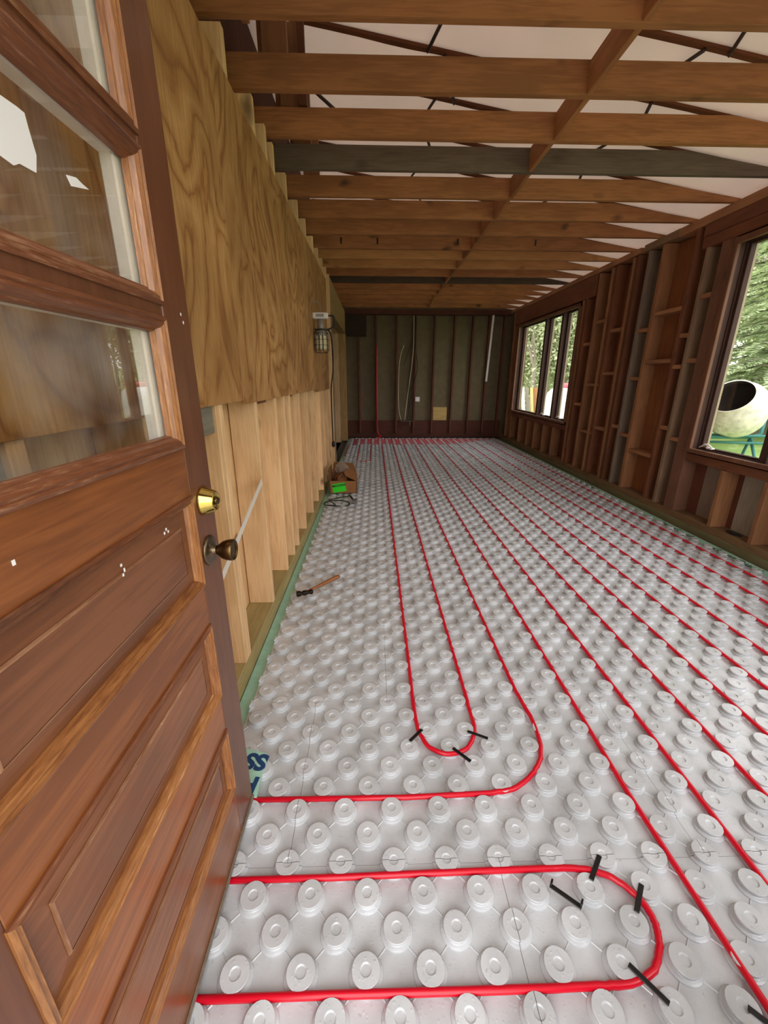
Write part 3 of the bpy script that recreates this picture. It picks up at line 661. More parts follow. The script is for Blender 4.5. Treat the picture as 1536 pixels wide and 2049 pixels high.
# ------------------------------------------------------------------ windows
M_case = wood('#7a5036', '#43261a', 'z', .7, 0, 1, 0, key='wc'); M_case_y = wood('#7a5036', '#43261a', 'y', .5, 0, 1, .25, key='wc')
M_sash = wood('#43261a', '#200f09', 'z', .75, 0, 1, 0, key='ws'); M_outer = plain('taupe_outer_sash', '#97876f', .6, 0, .1, 40, .1)
def window(name, Wd, cells, cranks, cdir):
    y0, y1, z0, z1 = Wd
    root = empty(name, (2.93, (y0+y1)/2, z0)); tag(root, kind='structure')
    def P(nm, bm, mat, par=root):
        o = link(nm, bm, mat); o.parent = par
        q = Vector(par.location) + (Vector(par.parent.location) if par.parent else Vector((0, 0, 0)))
        o.location = -Vector(root.location) if par is root else Vector((0, 0, 0))
        return o
    c = .045
    bm = bmesh.new()                                           # casing lip standing proud of the studs
    add_box(bm, 2.895, 2.925, y1-c, y1, z0, z1, .004); add_box(bm, 2.895, 2.925, y0, y0+c, z0, z1, .004)
    add_box(bm, 2.893, 2.925, y0, y1, z1-c, z1, .004); add_box(bm, 2.885, 2.925, y0, y1, z0, z0+c*.8, .004)
    P('casing', bm, M_case)
    bm = bmesh.new()                                           # stepped jamb liner going out to the glass
    for (xa, xb, t) in ((2.92, 2.985, .022), (2.985, 3.03, .032), (3.03, 3.068, .022)):
        add_box(bm, xa, xb, y1-t, y1-.001, z0, z1, .003); add_box(bm, xa, xb, y0+.001, y0+t, z0, z1, .003)
        add_box(bm, xa, xb, y0, y1, z1-t, z1-.001, .003); add_box(bm, xa, xb, y0, y1, z0+.001, z0+t, .003)
    P('jamb_liner', bm, M_sash)
    for j, (a, b) in enumerate(cells):
        f = .030
        bm = bmesh.new()
        for (xa, xb, yy0, yy1, zz0, zz1) in ((3.0, 3.045, a, a+f, z0+.020, z1-.020), (3.0, 3.045, b-f, b, z0+.020, z1-.020), (3.0, 3.045, a+f, b-f, z1-.020-f, z1-.020), (3.0, 3.045, a+f, b-f, z0+.020, z0+.020+f)):
            add_box(bm, xa, xb, yy0, yy1, zz0, zz1, .003)
        s = P('sash', bm, M_sash)
        bm = bmesh.new()                                       # lighter outer half of the sash
        g = f*.72
        add_box(bm, 3.046, 3.070, a, a+g, z0+.020, z1-.020, .002); add_box(bm, 3.046, 3.070, b-g, b, z0+.020, z1-.020, .002)
        add_box(bm, 3.046, 3.070, a+g, b-g, z1-.020-g, z1-.020, .002); add_box(bm, 3.046, 3.070, a+g, b-g, z0+.020, z0+.020+g, .002)
        link('outer_stop', bm, M_outer).parent = s
        bm = bmesh.new(); add_box(bm, 3.042, 3.046, a+.02, b-.02, z0+.03, z1-.03)
        gl = link('glass', bm, M_glass); gl.parent = s
    for j in range(len(cells)-1):
        m0 = cells[j+1][1]; m1 = cells[j][0]
        bm = bmesh.new(); add_box(bm, 2.935, 3.075, m0, m1, z0+.02, z1-.02, .004); P('mullion', bm, M_sash)
    for yc in cranks:
        bm = bmesh.new(); zc = z0+.072
        add_box(bm, 2.925, 2.965, yc-.03, yc+.03, zc-.018, zc-.004, .004)
        add_tube(bm, [(2.935, yc-.03, zc-.004), (2.918, yc-.01, zc+.018), (2.912, yc+.03, zc+.020), (2.912, yc+.065, zc-.002), (2.912, yc+.085, zc-.012)], [.006, .008, .008, .006, .005], 8)
        P('crank_handle', bm, M_pvc)
window('window_1', W1, [(3.02, 3.692), (2.22, 2.95), (1.35, 2.15)], [3.50, 2.78], 1)
window('window_2', W2, [(7.56, 8.79), (6.91, 7.50), (6.29, 6.85)], [7.20, 6.55], 1)

# ------------------------------------------------------------------ far wall
for i, x in enumerate((-.33, .04, .487, .892, 1.305, 1.735, 2.13, 2.476, 2.80)):
    board('wall_stud', x, x+.038, FY, 9.598, .11 if i > 6 else .13, 2.68, M_far_z, 'red brown stud of the far wall, %s from the left' % ORD[i], 'stud', 'studs of the far wall')
board('base_board', -.59, 2.92, 9.555, 9.598, .03, .40, M_far_x, 'dark red brown board band behind the feet of the far wall studs', 'board')
board('sill_plate', -.59, 2.92, 9.47, 9.598, -.052, .03, wood('#3f2a1e', '#1d100a', 'x', .8, .2, key='fs'), 'dark plate at the foot of the far wall', 'sill plate')
board('ledger_board', -.59, 2.95, 9.46, 9.598, 2.60, 2.70, M_far_x, 'dark ledger board at the top of the far wall', 'board')
board('fixture_board', -.57, -.15, 9.44, 9.499, 2.17, 2.60, wood('#3a2819', '#1a0f08', 'x', .8, 0, key='fb'), 'dark board panel in the upper left corner of the far wall', 'board')
board('plywood_scrap', 1.352, 1.665, 9.535, 9.552, .405, .70, wood('#c2a564', '#8c6e34', 'x', .7, .2, key='sq'), 'small square yellowish plywood patch between far wall studs', 'plywood')
bb = board('junction_box', .932, 1.03, 9.48, 9.53, .825, .925, M_boxw, 'square white electrical box beside the fourth far wall stud', 'electrical box', bev=.004)
board('box_cover', .944, 1.018, 9.476, 9.480, .838, .912, M_boxw, None, None, None, .001, parent=bb)
bm = bmesh.new(); add_box(bm, -.022, .022, -.012, .012, 0, 1.42, .003)
bmesh.ops.transform(bm, matrix=Matrix.Translation((2.50, 9.475, 1.26)) @ Matrix.Rotation(math.radians(2.2), 4, 'Y'), verts=bm.verts)
tag(link('white_strip', bm, M_pvc, None, (2.5, 9.475, 1.26)), 'long white strip hanging in the upper right of the far wall', 'strip')
def cable(pts, rad, mat, label, cat='cable', name='cable'):
    P = [Vector(p) for p in pts]; out = []
    for i in range(len(P)-1):                                     # Catmull-Rom
        p0, p1_, p2_, p3_ = P[max(i-1, 0)], P[i], P[i+1], P[min(i+2, len(P)-1)]
        for k in range(6):
            t = k/6; out.append(.5*((2*p1_) + (p2_-p0)*t + (2*p0-5*p1_+4*p2_-p3_)*t*t + (3*p1_-p0-3*p2_+p3_)*t**3))
    out.append(P[-1]); bm = bmesh.new(); add_tube(bm, out, rad, 8)
    return tag(link(name, bm, mat, None, P[0]), label, cat)
cable([(.075, 9.475, 2.0), (.07, 9.478, 1.2), (.075, 9.478, .5), (.09, 9.470, .15), (.16, 9.44, .05), (.05, 9.40, .03)], .012, M_red, 'red tube rising beside the second stud of the far wall', 'tube', 'pex_riser')
cable([(.86, 9.46, 2.58), (.86, 9.47, 1.9), (.80, 9.48, 1.3), (.74, 9.48, .8), (.70, 9.47, .42)], .008, M_copper, 'pale cable dropping left of the fourth far stud')
cable([(.90, 9.45, 2.58), (.91, 9.455, 1.95), (.96, 9.46, 1.55), (.88, 9.46, 1.15), (.76, 9.47, .42)], .009, M_darkcable, 'dark cable bulging right as it drops past the fourth far stud')
cable([(.66, 9.49, 2.0), (.58, 9.49, 1.75), (.55, 9.48, 1.3), (.56, 9.48, .7), (.62, 9.47, .42)], .007, M_copper, 'thin pale cable curving down beside the third far stud')
cable([(.84, 9.48, 2.45), (.82, 9.48, 1.6), (.78, 9.48, 1.2), (.80, 9.48, .6), (.84, 9.47, .42)], .007, M_darkcable, 'thin dark cable hanging between the third and fourth far studs')
cable([(.84, 9.49, 2.1), (.72, 9.49, 1.75), (.66, 9.49, 1.6)], .006, M_darkcable, 'short dark cable looping off the cable bundle on the far wall')
bm = bmesh.new(); add_box(bm, .60, .88, 9.44, 9.50, .385, .405, .003); add_box(bm, .80, .83, 9.43, 9.46, .30, .385, .004)
tag(link('pipe_bracket', bm, M_galv, None, (.74, 9.44, .38)), 'small metal bracket where the cables end on the far wall', 'bracket')

# ------------------------------------------------------------------ front door, standing open
DX, HY, EY = -.403, .170, .990
door = empty('door_1', (DX-.022, HY, .03)); tag(door, kind='structure')
MV = wood('#70432a', '#44200f', 'z', .40, 0, 1, .35, key='dz'); MH = wood('#9a5a2a', '#54260d', 'y', .38, 0, 1, .4, 1.7, key='dy')
MP = wood('#8a5534', '#472412', 'y', .40, 0, .9, .3, 1.7, key='dp')
def worn_mat(name, cols, st):
    mt, n, l, b = newmat(name)
    t = n.new('ShaderNodeTexCoord'); mp = n.new('ShaderNodeMapping'); mp.inputs['Scale'].default_value = st; l.new(t.outputs['Object'], mp.inputs['Vector'])
    a = n.new('ShaderNodeTexNoise'); a.inputs['Scale'].default_value = 230; a.inputs['Detail'].default_value = 8; a.inputs['Roughness'].default_value = .65; l.new(mp.outputs[0], a.inputs['Vector'])
    c = n.new('ShaderNodeTexNoise'); c.inputs['Scale'].default_value = 14; c.inputs['Detail'].default_value = 4; l.new(mp.outputs[0], c.inputs['Vector'])
    ad = n.new('ShaderNodeMath'); ad.operation = 'MULTIPLY_ADD'; ad.inputs[1].default_value = .55; l.new(a.outputs[0], ad.inputs[0])
    m2 = n.new('ShaderNodeMath'); m2.operation = 'MULTIPLY'; m2.inputs[1].default_value = .45; l.new(c.outputs[0], m2.inputs[0]); l.new(m2.outputs[0], ad.inputs[2])
    r = n.new('ShaderNodeValToRGB'); e = r.color_ramp.elements
    e[0].position = .36; e[0].color = lin(cols[0]); e[1].position = .66; e[1].color = lin(cols[3])
    x = e.new(.46); x.color = lin(cols[1]); x = e.new(.57); x.color = lin(cols[2])
    l.new(ad.outputs[0], r.inputs[0]); l.new(r.outputs[0], b.inputs['Base Color']); b.inputs['Roughness'].default_value = .4
    b.inputs['Coat Weight'].default_value = .3; b.inputs['Coat Roughness'].default_value = .25
    bp = n.new('ShaderNodeBump'); bp.inputs['Strength'].default_value = .4; bp.inputs['Distance'].default_value = .0008
    l.new(a.outputs[0], bp.inputs['Height']); l.new(bp.outputs[0], b.inputs['Normal']); return mt
GOLD = ('#6a3d1e', '#8f5a30', '#a9713f', '#d0a27a'); BRN = ('#4a2615', '#6b3d24', '#7d4a2d', '#a67a5c')
M_wornV = worn_mat('worn_golden_moulding_upright', GOLD, (1, 1, .10)); M_wornH = worn_mat('worn_golden_moulding_level', GOLD, (1, .10, 1))
M_brnH = worn_mat('brown_moulding_level', BRN, (1, .10, 1))
def dpart(nm, bm, mat, par=None, label=None):
    o = link(nm, bm, mat)
    if par is None: o.parent = door; o.location = -Vector(door.location)
    else: o.parent = par
    if label: o['label'] = label
    return o
TK = .044; XB = DX-TK; SI = .873; SL = .290; TOPZ = 2.06
dpart('stile', bx(XB, DX, SI, EY, .03, TOPZ, .002), MV); dpart('stile', bx(XB, DX, HY, SL, .03, TOPZ, .002), MV)
rails = [(.03, .214), (.425, .541), (.754, .864), (1.080, 1.191), (1.962, TOPZ)]
for a, b in rails: dpart('rail', bx(XB+.0005, DX-.0005, SL, SI, a, b, .001), MH)
for a, b in ((1.437, 1.463), (1.705, 1.726)): dpart('muntin', bx(XB+.004, DX-.001, SL, SI, a, b, .003), MV)
M_edge = worn_mat('worn_panel_edge', ('#7d5036', '#8d6144', '#a47b5c', '#c7a384'), (1, .12, .12))
def frame_strip(y0, y1, z0, z1, prof, xs):
    """mitred moulding running round the inside of a rectangle; prof = (inset, x)"""
    bm = bmesh.new(); loops = []
    for u, x in prof:
        loops.append([bm.verts.new((x, yy, zz)) for yy, zz in ((y0+u, z0+u), (y1-u, z0+u), (y1-u, z1-u), (y0+u, z1-u))])
    for a, b in zip(loops, loops[1:]):
        for k in range(4): bm.faces.new((a[k], a[(k+1) % 4], b[(k+1) % 4], b[k])).material_index = (0, 1, 2, 1)[k]
    bmesh.ops.recalc_face_normals(bm, faces=bm.faces)
    return bm
prof_in = [(-.003, DX-.004), (-.003, DX+.0035), (.003, DX+.006), (.006, DX+.002), (.011, DX+.0035), (.017, DX-.001), (.021, DX-.010), (.024, DX-.011), (.026, DX-.020)]
lites = [(1.191, 1.437), (1.463, 1.705), (1.726, 1.962)]
for a, b in lites:
    dpart('moulding', frame_strip(SL, SI, a, b, prof_in, 0), (M_brnH, M_wornV, M_brnH), None, 'worn golden brown moulding')
    bm = bmesh.new(); add_box(bm, DX-.024, DX-.020, SL+.005, SI-.005, a+.005, b-.005); dpart('glass', bm, M_doorglass)
    bm = bmesh.new(); w_ = .040
    add_box(bm, XB-.006, DX-.025, SI-w_, SI, a, b, .003); add_box(bm, XB-.006, DX-.025, SL, SL+w_, a, b, .003)
    add_box(bm, XB-.006, DX-.025, SL+w_, SI-w_, b-.024, b, .003); add_box(bm, XB-.006, DX-.025, SL+w_, SI-w_, a, a+.012, .002)
    dpart('outside_stop', bm, M_whitepaint, None, 'white painted glazing stop on the outer side')
prof_p = [(-.003, DX-.004), (-.003, DX+.0035), (.003, DX+.006), (.006, DX+.002), (.011, DX+.0035), (.017, DX-.003), (.020, DX-.012)]
for a, b in ((.214, .425), (.541, .754), (.864, 1.080)):
    dpart('moulding', frame_strip(SL, SI, a, b, prof_p, 0), (M_wornH, M_wornV, M_brnH), None, 'worn golden brown moulding')
    bm = bmesh.new()
    pr = [(.018, DX-.0125), (.054, DX-.0085), (.0545, DX-.0055), (.057, DX-.0050)]
    loops = [[bm.verts.new((x, yy, zz)) for yy, zz in ((SL+u, a+u), (SI-u, a+u), (SI-u, b-u), (SL+u, b-u))] for u, x in pr]
    for p_, q_ in zip(loops, loops[1:]):
        for k in range(4): bm.faces.new((p_[k], p_[(k+1) % 4], q_[(k+1) % 4], q_[k]))
    bm.faces.new(loops[-1]); add_box(bm, XB+.004, DX-.020, SL, SI, a, b)
    bmesh.ops.recalc_face_normals(bm, faces=bm.faces)
    pn = dpart('raised_panel', bm, MP)
    dpart('worn_edge', frame_strip(SL+.0538, SI-.0538, a+.0538, b-.0538, [(-.001, DX-.0080), (.0006, DX-.0046), (.003, DX-.0042)], 0), M_edge, pn)
sw = dpart('door_sweep', bx(DX+.0005, DX+.006, HY, EY, .026, .034), M_sweep, None, 'grey metal strip along the bottom edge')
# deadbolt
bm = bmesh.new(); add_lathe(bm, [(.0, 0), (.034, 0), (.035, .003), (.034, .006), (.0235, .030), (.0225, .032), (.0195, .032), (.019, .029), (.012, .029), (.0, .0295)], 32, axis_matrix((DX, .930, 1.054), (1, 0, 0)))
db = dpart('deadbolt', bm, M_brass, None, 'shiny brass deadbolt')
bm = bmesh.new(); add_lathe(bm, [(0, 0), (.0095, 0), (.010, .003), (.0085, .006), (.0, .006)], 20, axis_matrix((DX+.0292, .930, 1.054), (1, 0, 0))); add_box(bm, DX+.035, DX+.0358, .9292, .9308, 1.049, 1.059)
dpart('key_cylinder', bm, M_brass_old, db)
bm = bmesh.new(); add_lathe(bm, [(0, 0), (.036, 0), (.037, .002), (.036, .005), (.030, .0065), (.016, .007), (.0125, .012), (.0105, .016), (.0115, .022), (0, .022)], 32, axis_matrix((DX, .926, .930), (1, 0, 0)))
kn = dpart('door_knob', bm, M_plate, None, 'tarnished brass door knob on a dull round plate')
bm = bmesh.new(); add_lathe(bm, [(0, .018), (.0105, .018), (.0135, .024), (.0215, .034), (.0255, .046), (.0265, .056), (.0255, .061), (.0235, .0625), (.0225, .059), (.0205, .0585), (.010, .0590), (0, .0592)], 32, axis_matrix((DX, .926, .930), (1, 0, 0)))
dpart('knob', bm, M_brass_old, kn)
# paper scraps taped on the glass
def scrap(pts, lab):
    bm = bmesh.new(); add_prism(bm, pts, 'x', DX-.0198, DX-.0188); return dpart('paper_scrap', bm, M_tape, None, lab)
scrap([(.52, 1.640), (.598, 1.6335), (.620, 1.6345), (.6317, 1.634), (.633, 1.620), (.637, 1.594), (.630, 1.573), (.604, 1.572), (.594, 1.566), (.577, 1.568), (.52, 1.572)], 'large torn white paper stuck to the glass')
scrap([(.690, 1.5945), (.6968, 1.584), (.716, 1.589), (.737, 1.5944), (.722, 1.5965), (.711, 1.5995)], 'small torn white paper stuck to the glass')
scrap([(.688, 1.704), (.745, 1.704), (.736, 1.6799), (.722, 1.688), (.712, 1.683), (.6987, 1.683), (.6916, 1.696)], 'narrow torn white paper under the upper muntin')
rr = random.Random(3)
bm = bmesh.new()
for (y, z) in ((.95, 1.455), (.957, 1.44), (.60, 1.045), (.605, 1.035), (.60, 1.028), (.742, 1.045), (.75, 1.05), (.756, 1.043), (.425, 1.133)):
    s = .0022; add_box(bm, DX-.0002, DX+.0006, y-s*rr.uniform(.4, 1), y+s, z-s*rr.uniform(.8, 1.8), z+s*1.2)
dpart('paint_chip', bm, M_tape, None, 'white paint chips on the door face')
# jamb behind the hinge edge
board('trim_1', -.449, -.38, .10, .168, -.01, 2.10, MV, kind='structure'); board('trim_2', .44, .50, .0, .14, -.01, 2.10, MV, kind='structure')
board('trim_3', -.449, .50, .101, .165, 2.10, 2.16, MH, kind='structure')

# ------------------------------------------------------------------ loose things
# hammer
hm = empty('hammer', (-.435, 2.285, .0285)); tag(hm, 'ball peen hammer with wooden handle lying on the nubs near the left wall', 'hammer')
A = Vector((-.418, 2.292, .052)); B = Vector((-.243, 2.518, .042)); d = (B-A).normalized(); pz = Vector((-d.y, d.x, 0))
hd = Vector((-.93, -.30, 0)).normalized(); hc = Vector((-.437, 2.278, .051))
bm = bmesh.new()
prof = [(0, -.052), (.010, -.052), (.0155, -.047), (.016, -.036), (.0115, -.030), (.012, -.016), (.0160, -.010), (.0165, .008), (.012, .014), (.0115, .022), (.0175, .028), (.0185, .044), (.0165, .050), (0, .050)]
add_lathe(bm, prof, 20, axis_matrix(hc, hd))
o = link('hammer_head', bm, M_steel); o.parent = hm; o.location = -Vector(hm.location)
bm = bmesh.new(); L = (B-hc).length
pts = [hc + (B-hc)*t for t in (0, .12, .3, .5, .7, .88, .96, 1)]
add_tube(bm, pts, [.0085, .0085, .0095, .0115, .0125, .0135, .0135, .011], 12)
o = link('handle', bm, M_handle); o.parent = hm; o.location = -Vector(hm.location)
# cardboard box
BX0, BX1, BY0, BY1, BZ0, BZ1 = -.520, -.210, 4.67, 5.02, .029, .178
cb = empty('cardboard_box', (-.365, 4.85, .029)); tag(cb, 'open brown cardboard box with a lime green label by the left wall', 'box')
def cpart(nm, bm, mat, label=None):
    o = link(nm, bm, mat); o.parent = cb; o.location = -Vector(cb.location)
    if label: o['label'] = label
    return o
bm = bmesh.new(); t = .004
add_box(bm, BX0, BX1, BY0, BY0+t, BZ0, BZ1); add_box(bm, BX0, BX1, BY1-t, BY1, BZ0, BZ1+.0); add_box(bm, BX0, BX0+t, BY0, BY1, BZ0, BZ1); add_box(bm, BX1-t, BX1, BY0, BY1, BZ0, BZ1); add_box(bm, BX0, BX1, BY0, BY1, BZ0, BZ0+t)
cpart('box_body', bm, M_card)
def quad_slab(pts, t=.004):
    bm = bmesh.new(); P = [Vector(p) for p in pts]; n = (P[1]-P[0]).cross(P[2]-P[0]).normalized()*t
    a = [bm.verts.new(p) for p in P]; b = [bm.verts.new(p+n) for p in P]; bm.faces.new(a); bm.faces.new(b[::-1]); k = len(P)
    for i in range(k): bm.faces.new((a[i], b[i], b[(i+1) % k], a[(i+1) % k]))
    bmesh.ops.recalc_face_normals(bm, faces=bm.faces); return bm
cpart('flap', quad_slab([(BX1, BY0, BZ1), (BX1, BY1, BZ1), (BX1-.10, BY1+.01, BZ1+.085), (BX1-.155, BY0+.14, BZ1+.075), (BX1-.13, BY0+.05, BZ1+.05)]), M_card)
cpart('flap', quad_slab([(BX0, BY0, BZ1), (BX0, BY1, BZ1), (BX0-.01, BY1, BZ1+.13), (BX0-.02, BY0+.02, BZ1+.12)]), M_cardin)
cpart('flap', quad_slab([(BX0, BY1, BZ1), (BX1, BY1, BZ1), (BX1-.05, BY1+.06, BZ1+.13), (BX0+.02, BY1+.05, BZ1+.15)]), M_cardin)
bm = bmesh.new(); rr = random.Random(5); bmesh.ops.create_icosphere(bm, subdivisions=3, radius=1)
for v in bm.verts:
    v.co *= 1+rr.uniform(-.12, .12); v.co = Vector((BX0+.13+v.co.x*.085, BY0+.17+v.co.y*.12, BZ1-.02+v.co.z*.075))
tag(link('crumpled_paper', bm, M_cardin, None, (BX0+.13, BY0+.17, BZ1-.09)), 'crumpled brown packing paper inside the cardboard box', 'paper')
bm = bmesh.new(); bmesh.ops.create_icosphere(bm, subdivisions=3, radius=1)
for v in bm.verts:
    v.co *= 1+rr.uniform(-.15, .15); v.co = Vector((BX0+.12+v.co.x*.085, BY1-.01+v.co.y*.06, BZ1+.075+v.co.z*.075))
tag(link('plastic_bag', bm, M_plasticbag, None, (BX0+.16, BY1-.04, BZ1)), 'thin clear plastic bag rising from the back of the cardboard box', 'plastic bag')
lb = cpart('label', None or (lambda: (lambda b_: (add_box(b_, -.078, .078, -.0012, 0, -.052, .052), bmesh.ops.transform(b_, matrix=Matrix.Translation((BX0+.108, BY0, BZ0+.069)) @ Matrix.Rotation(math.radians(-9), 4, 'Y'), verts=b_.verts), b_)[2])(bmesh.new()))(), M_label, 'lime green sticker with black lettering')
Mt = Matrix.Translation((BX0+.108, BY0-.0014, BZ0+.069)) @ Matrix.Rotation(math.radians(-9), 4, 'Y') @ Matrix.Translation((0, 0, .026)) @ Matrix.Rotation(PI/2, 4, 'X')
tx = text_obj('printed_lettering', 'MADIAN', .040, M_blackink, Mt, None, .0002, .0015); tx.parent = lb
# power tool and its cord
pt = empty('power_tool', (-.215, 4.32, .03)); tag(pt, 'small grey power adapter on the floor in front of the box', 'adapter')
bm = bmesh.new(); add_box(bm, -.245, -.185, 4.25, 4.33, .029, .062, .005)
o = link('adapter_body', bm, plain('grey_plastic', '#6d6c6b', .5)); o.parent = pt; o.location = -Vector(pt.location)
bm = bmesh.new(); add_tube(bm, [(-.232, 4.33, .052), (-.265, 4.44, .056), (-.29, 4.50, .050)], .011, 8)
o = link('plug', bm, M_blackpl); o.parent = pt; o.location = -Vector(pt.location)
cable([(-.29, 4.50, .042), (-.37, 4.48, .036), (-.47, 4.40, .036), (-.50, 4.36, .037), (-.42, 4.20, .036), (-.42, 4.14, .036), (-.36, 4.15, .036)], .006, M_cord, 'thin black cord looping on the nubs in front of the box', 'cord', 'looped_cable')
cable([(-.30, 4.14, .036), (-.265, 4.22, .037), (-.33, 4.33, .036), (-.46, 4.35, .036), (-.535, 4.27, .036), (-.53, 4.19, .036), (-.45, 4.16, .036), (-.37, 4.14, .038)], .006, M_cord, 'second black cord making an oval loop in front of the box', 'cord', 'looped_cable')

# work light hung on the plywood
LXp = -.505
wl = empty('work_light', (LXp, 4.30, 1.56)); tag(wl, 'caged temporary work light with white handle hanging on the plywood', 'work light')
def lpart(nm, bm, mat, label=None, par=None):
    o = link(nm, bm, mat)
    if par is None: o.parent = wl; o.location = -Vector(wl.location)
    else: o.parent = par
    if label: o['label'] = label
    return o
LY = 4.30
bm = bmesh.new(); add_tube(bm, [(-.578, LY-.10, 2.0), (-.52, LY-.03, 2.005), (-.505, LY-.01, 1.985), (-.505, LY, 1.95), (-.505, LY, 1.915)], .004, 8); lpart('hook', bm, M_lampgrey)
bm = bmesh.new(); add_box(bm, LXp-.075, LXp+.075, LY-.035, LY+.035, 1.862, 1.918, .010)
h = lpart('handle', bm, M_lampw, 'white handle housing')
bm = bmesh.new(); add_box(bm, LXp-.040, LXp+.036, LY-.0375, LY-.035, 1.878, 1.903, .0008)
o = link('badge', bm, M_lampgrey); o.parent = h
bm = bmesh.new(); add_lathe(bm, [(0, .0), (.030, 0), (.032, .01), (.030, .085), (0, .09)], 20, Matrix.Translation((LXp, LY, 1.775))); lpart('neck', bm, M_lampgrey)
bm = bmesh.new(); add_lathe(bm, [(0, 0), (.050, 0), (.055, .012), (.052, .045), (.030, .062), (0, .064)], 24, Matrix.Translation((LXp, LY, 1.715))); lpart('lamp_cap', bm, M_lampgrey)
for k in range(8):
    a = 2*PI*k/8; bm = bmesh.new(); c_, s_ = math.cos(a), math.sin(a)
    add_box(bm, -.009, .009, .040, .048, 1.585, 1.718, .001); bmesh.ops.transform(bm, matrix=Matrix.Translation((LXp, LY, 0)) @ Matrix.Rotation(a, 4, 'Z'), verts=bm.verts)
    lpart('led_bar', bm, M_led)
bm = bmesh.new(); add_lathe(bm, [(0, 1.585), (.034, 1.585), (.034, 1.715), (0, 1.716)], 16, Matrix.Translation((LXp, LY, 0))); lpart('lamp_core', bm, M_lampgrey)
bm = bmesh.new()
for k in range(10):
    a = 2*PI*k/10; q = lambda r, z: (LXp+r*math.cos(a), LY+r*math.sin(a), z)
    add_tube(bm, [q(.052, 1.760), q(.068, 1.735), q(.072, 1.70), q(.072, 1.58), q(.060, 1.562), q(.0, 1.558)], .0018, 5)
for z in (1.735, 1.68, 1.63, 1.59):
    r_ = .069 if z > 1.7 else .072
    add_tube(bm, [(LXp+r_*math.cos(2*PI*k/20), LY+r_*math.sin(2*PI*k/20), z) for k in range(21)], .0018, 5, False)
lpart('cage', bm, M_wire)
cable([(LXp+.075, LY, 1.892), (LXp+.125, LY, 1.885), (LXp+.135, LY+.01, 1.82), (LXp+.08, LY, 1.775), (LXp+.0, LY-.05, 1.765), (LXp-.055, LY, 1.77), (LXp, LY+.05, 1.772), (LXp+.07, LY+.0, 1.764),
       (LXp+.095, LY+.02, 1.70), (LXp+.10, LY+.05, 1.55), (-.47, 5.0, 1.40), (-.545, 5.5, 1.22), (-.560, 5.6, 1.0), (-.560, 5.62, .75), (-.560, 5.62, .50)], .0075, M_cord, 'black rubber cord of the work light, coiled once and hanging down the wall', 'cord', 'lamp_cord')
bm = bmesh.new(); add_lathe(bm, [(0, 0), (.018, 0), (.022, .01), (.020, .06), (.010, .075), (0, .076)], 14, Matrix.Translation((-.556, 5.62, .43)))
add_box(bm, -.561, -.558, 5.605, 5.61, .41, .435); add_box(bm, -.553, -.550, 5.605, 5.61, .41, .435)
tag(link('plug', bm, M_cord, None, (-.556, 5.62, .43)), 'black plug dangling at the end of the work light cord', 'plug')

# ------------------------------------------------------------------ outdoors
def ground_z(x, y):
    d = max(0, x-7.0); return -.28 + .118*d if d < 22 else -.28+.118*22 + .02*(d-22)
bm = bmesh.new(); NX, NY = 60, 60; g = []
for i in range(NX+1):
    rowv = []
    for j in range(NY+1):
        x = 3.11 + 60*(i/NX)**1.4; y = -25 + 95*j/NY
        rowv.append(bm.verts.new((x, y, ground_z(x, y) + .03*math.sin(x*1.3+y*.7))))
    g.append(rowv)
for i in range(NX):
    for j in range(NY): bm.faces.new((g[i][j], g[i+1][j], g[i+1][j+1], g[i][j+1])).smooth = True
mt, n_, l_, b_ = newmat('lawn_green'); t_ = n_.new('ShaderNodeTexCoord'); ns_ = n_.new('ShaderNodeTexNoise'); ns_.inputs['Scale'].default_value = 1.3; ns_.inputs['Detail'].default_value = 9
rp_ = n_.new('ShaderNodeValToRGB'); rp_.color_ramp.elements[0].color = lin('#6f8a45'); rp_.color_ramp.elements[1].color = lin('#8fa862'); rp_.color_ramp.elements[0].position = .35; rp_.color_ramp.elements[1].position = .65
l_.new(t_.outputs['Object'], ns_.inputs['Vector']); l_.new(ns_.outputs[0], rp_.inputs[0]); l_.new(rp_.outputs[0], b_.inputs['Base Color']); b_.inputs['Roughness'].default_value = .9
tag(link('lawn', bm, mt), 'bright green lawn rising away outside the windows', 'lawn', kind='stuff')
bm = bmesh.new(); add_box(bm, -40, 3.12, -25, -.12, -.32, -.28); tag(link('ground_entry', bm, plain('gravel_entry', '#b3ab9f', .9, 0, .2, 6, .15)), kind='structure')

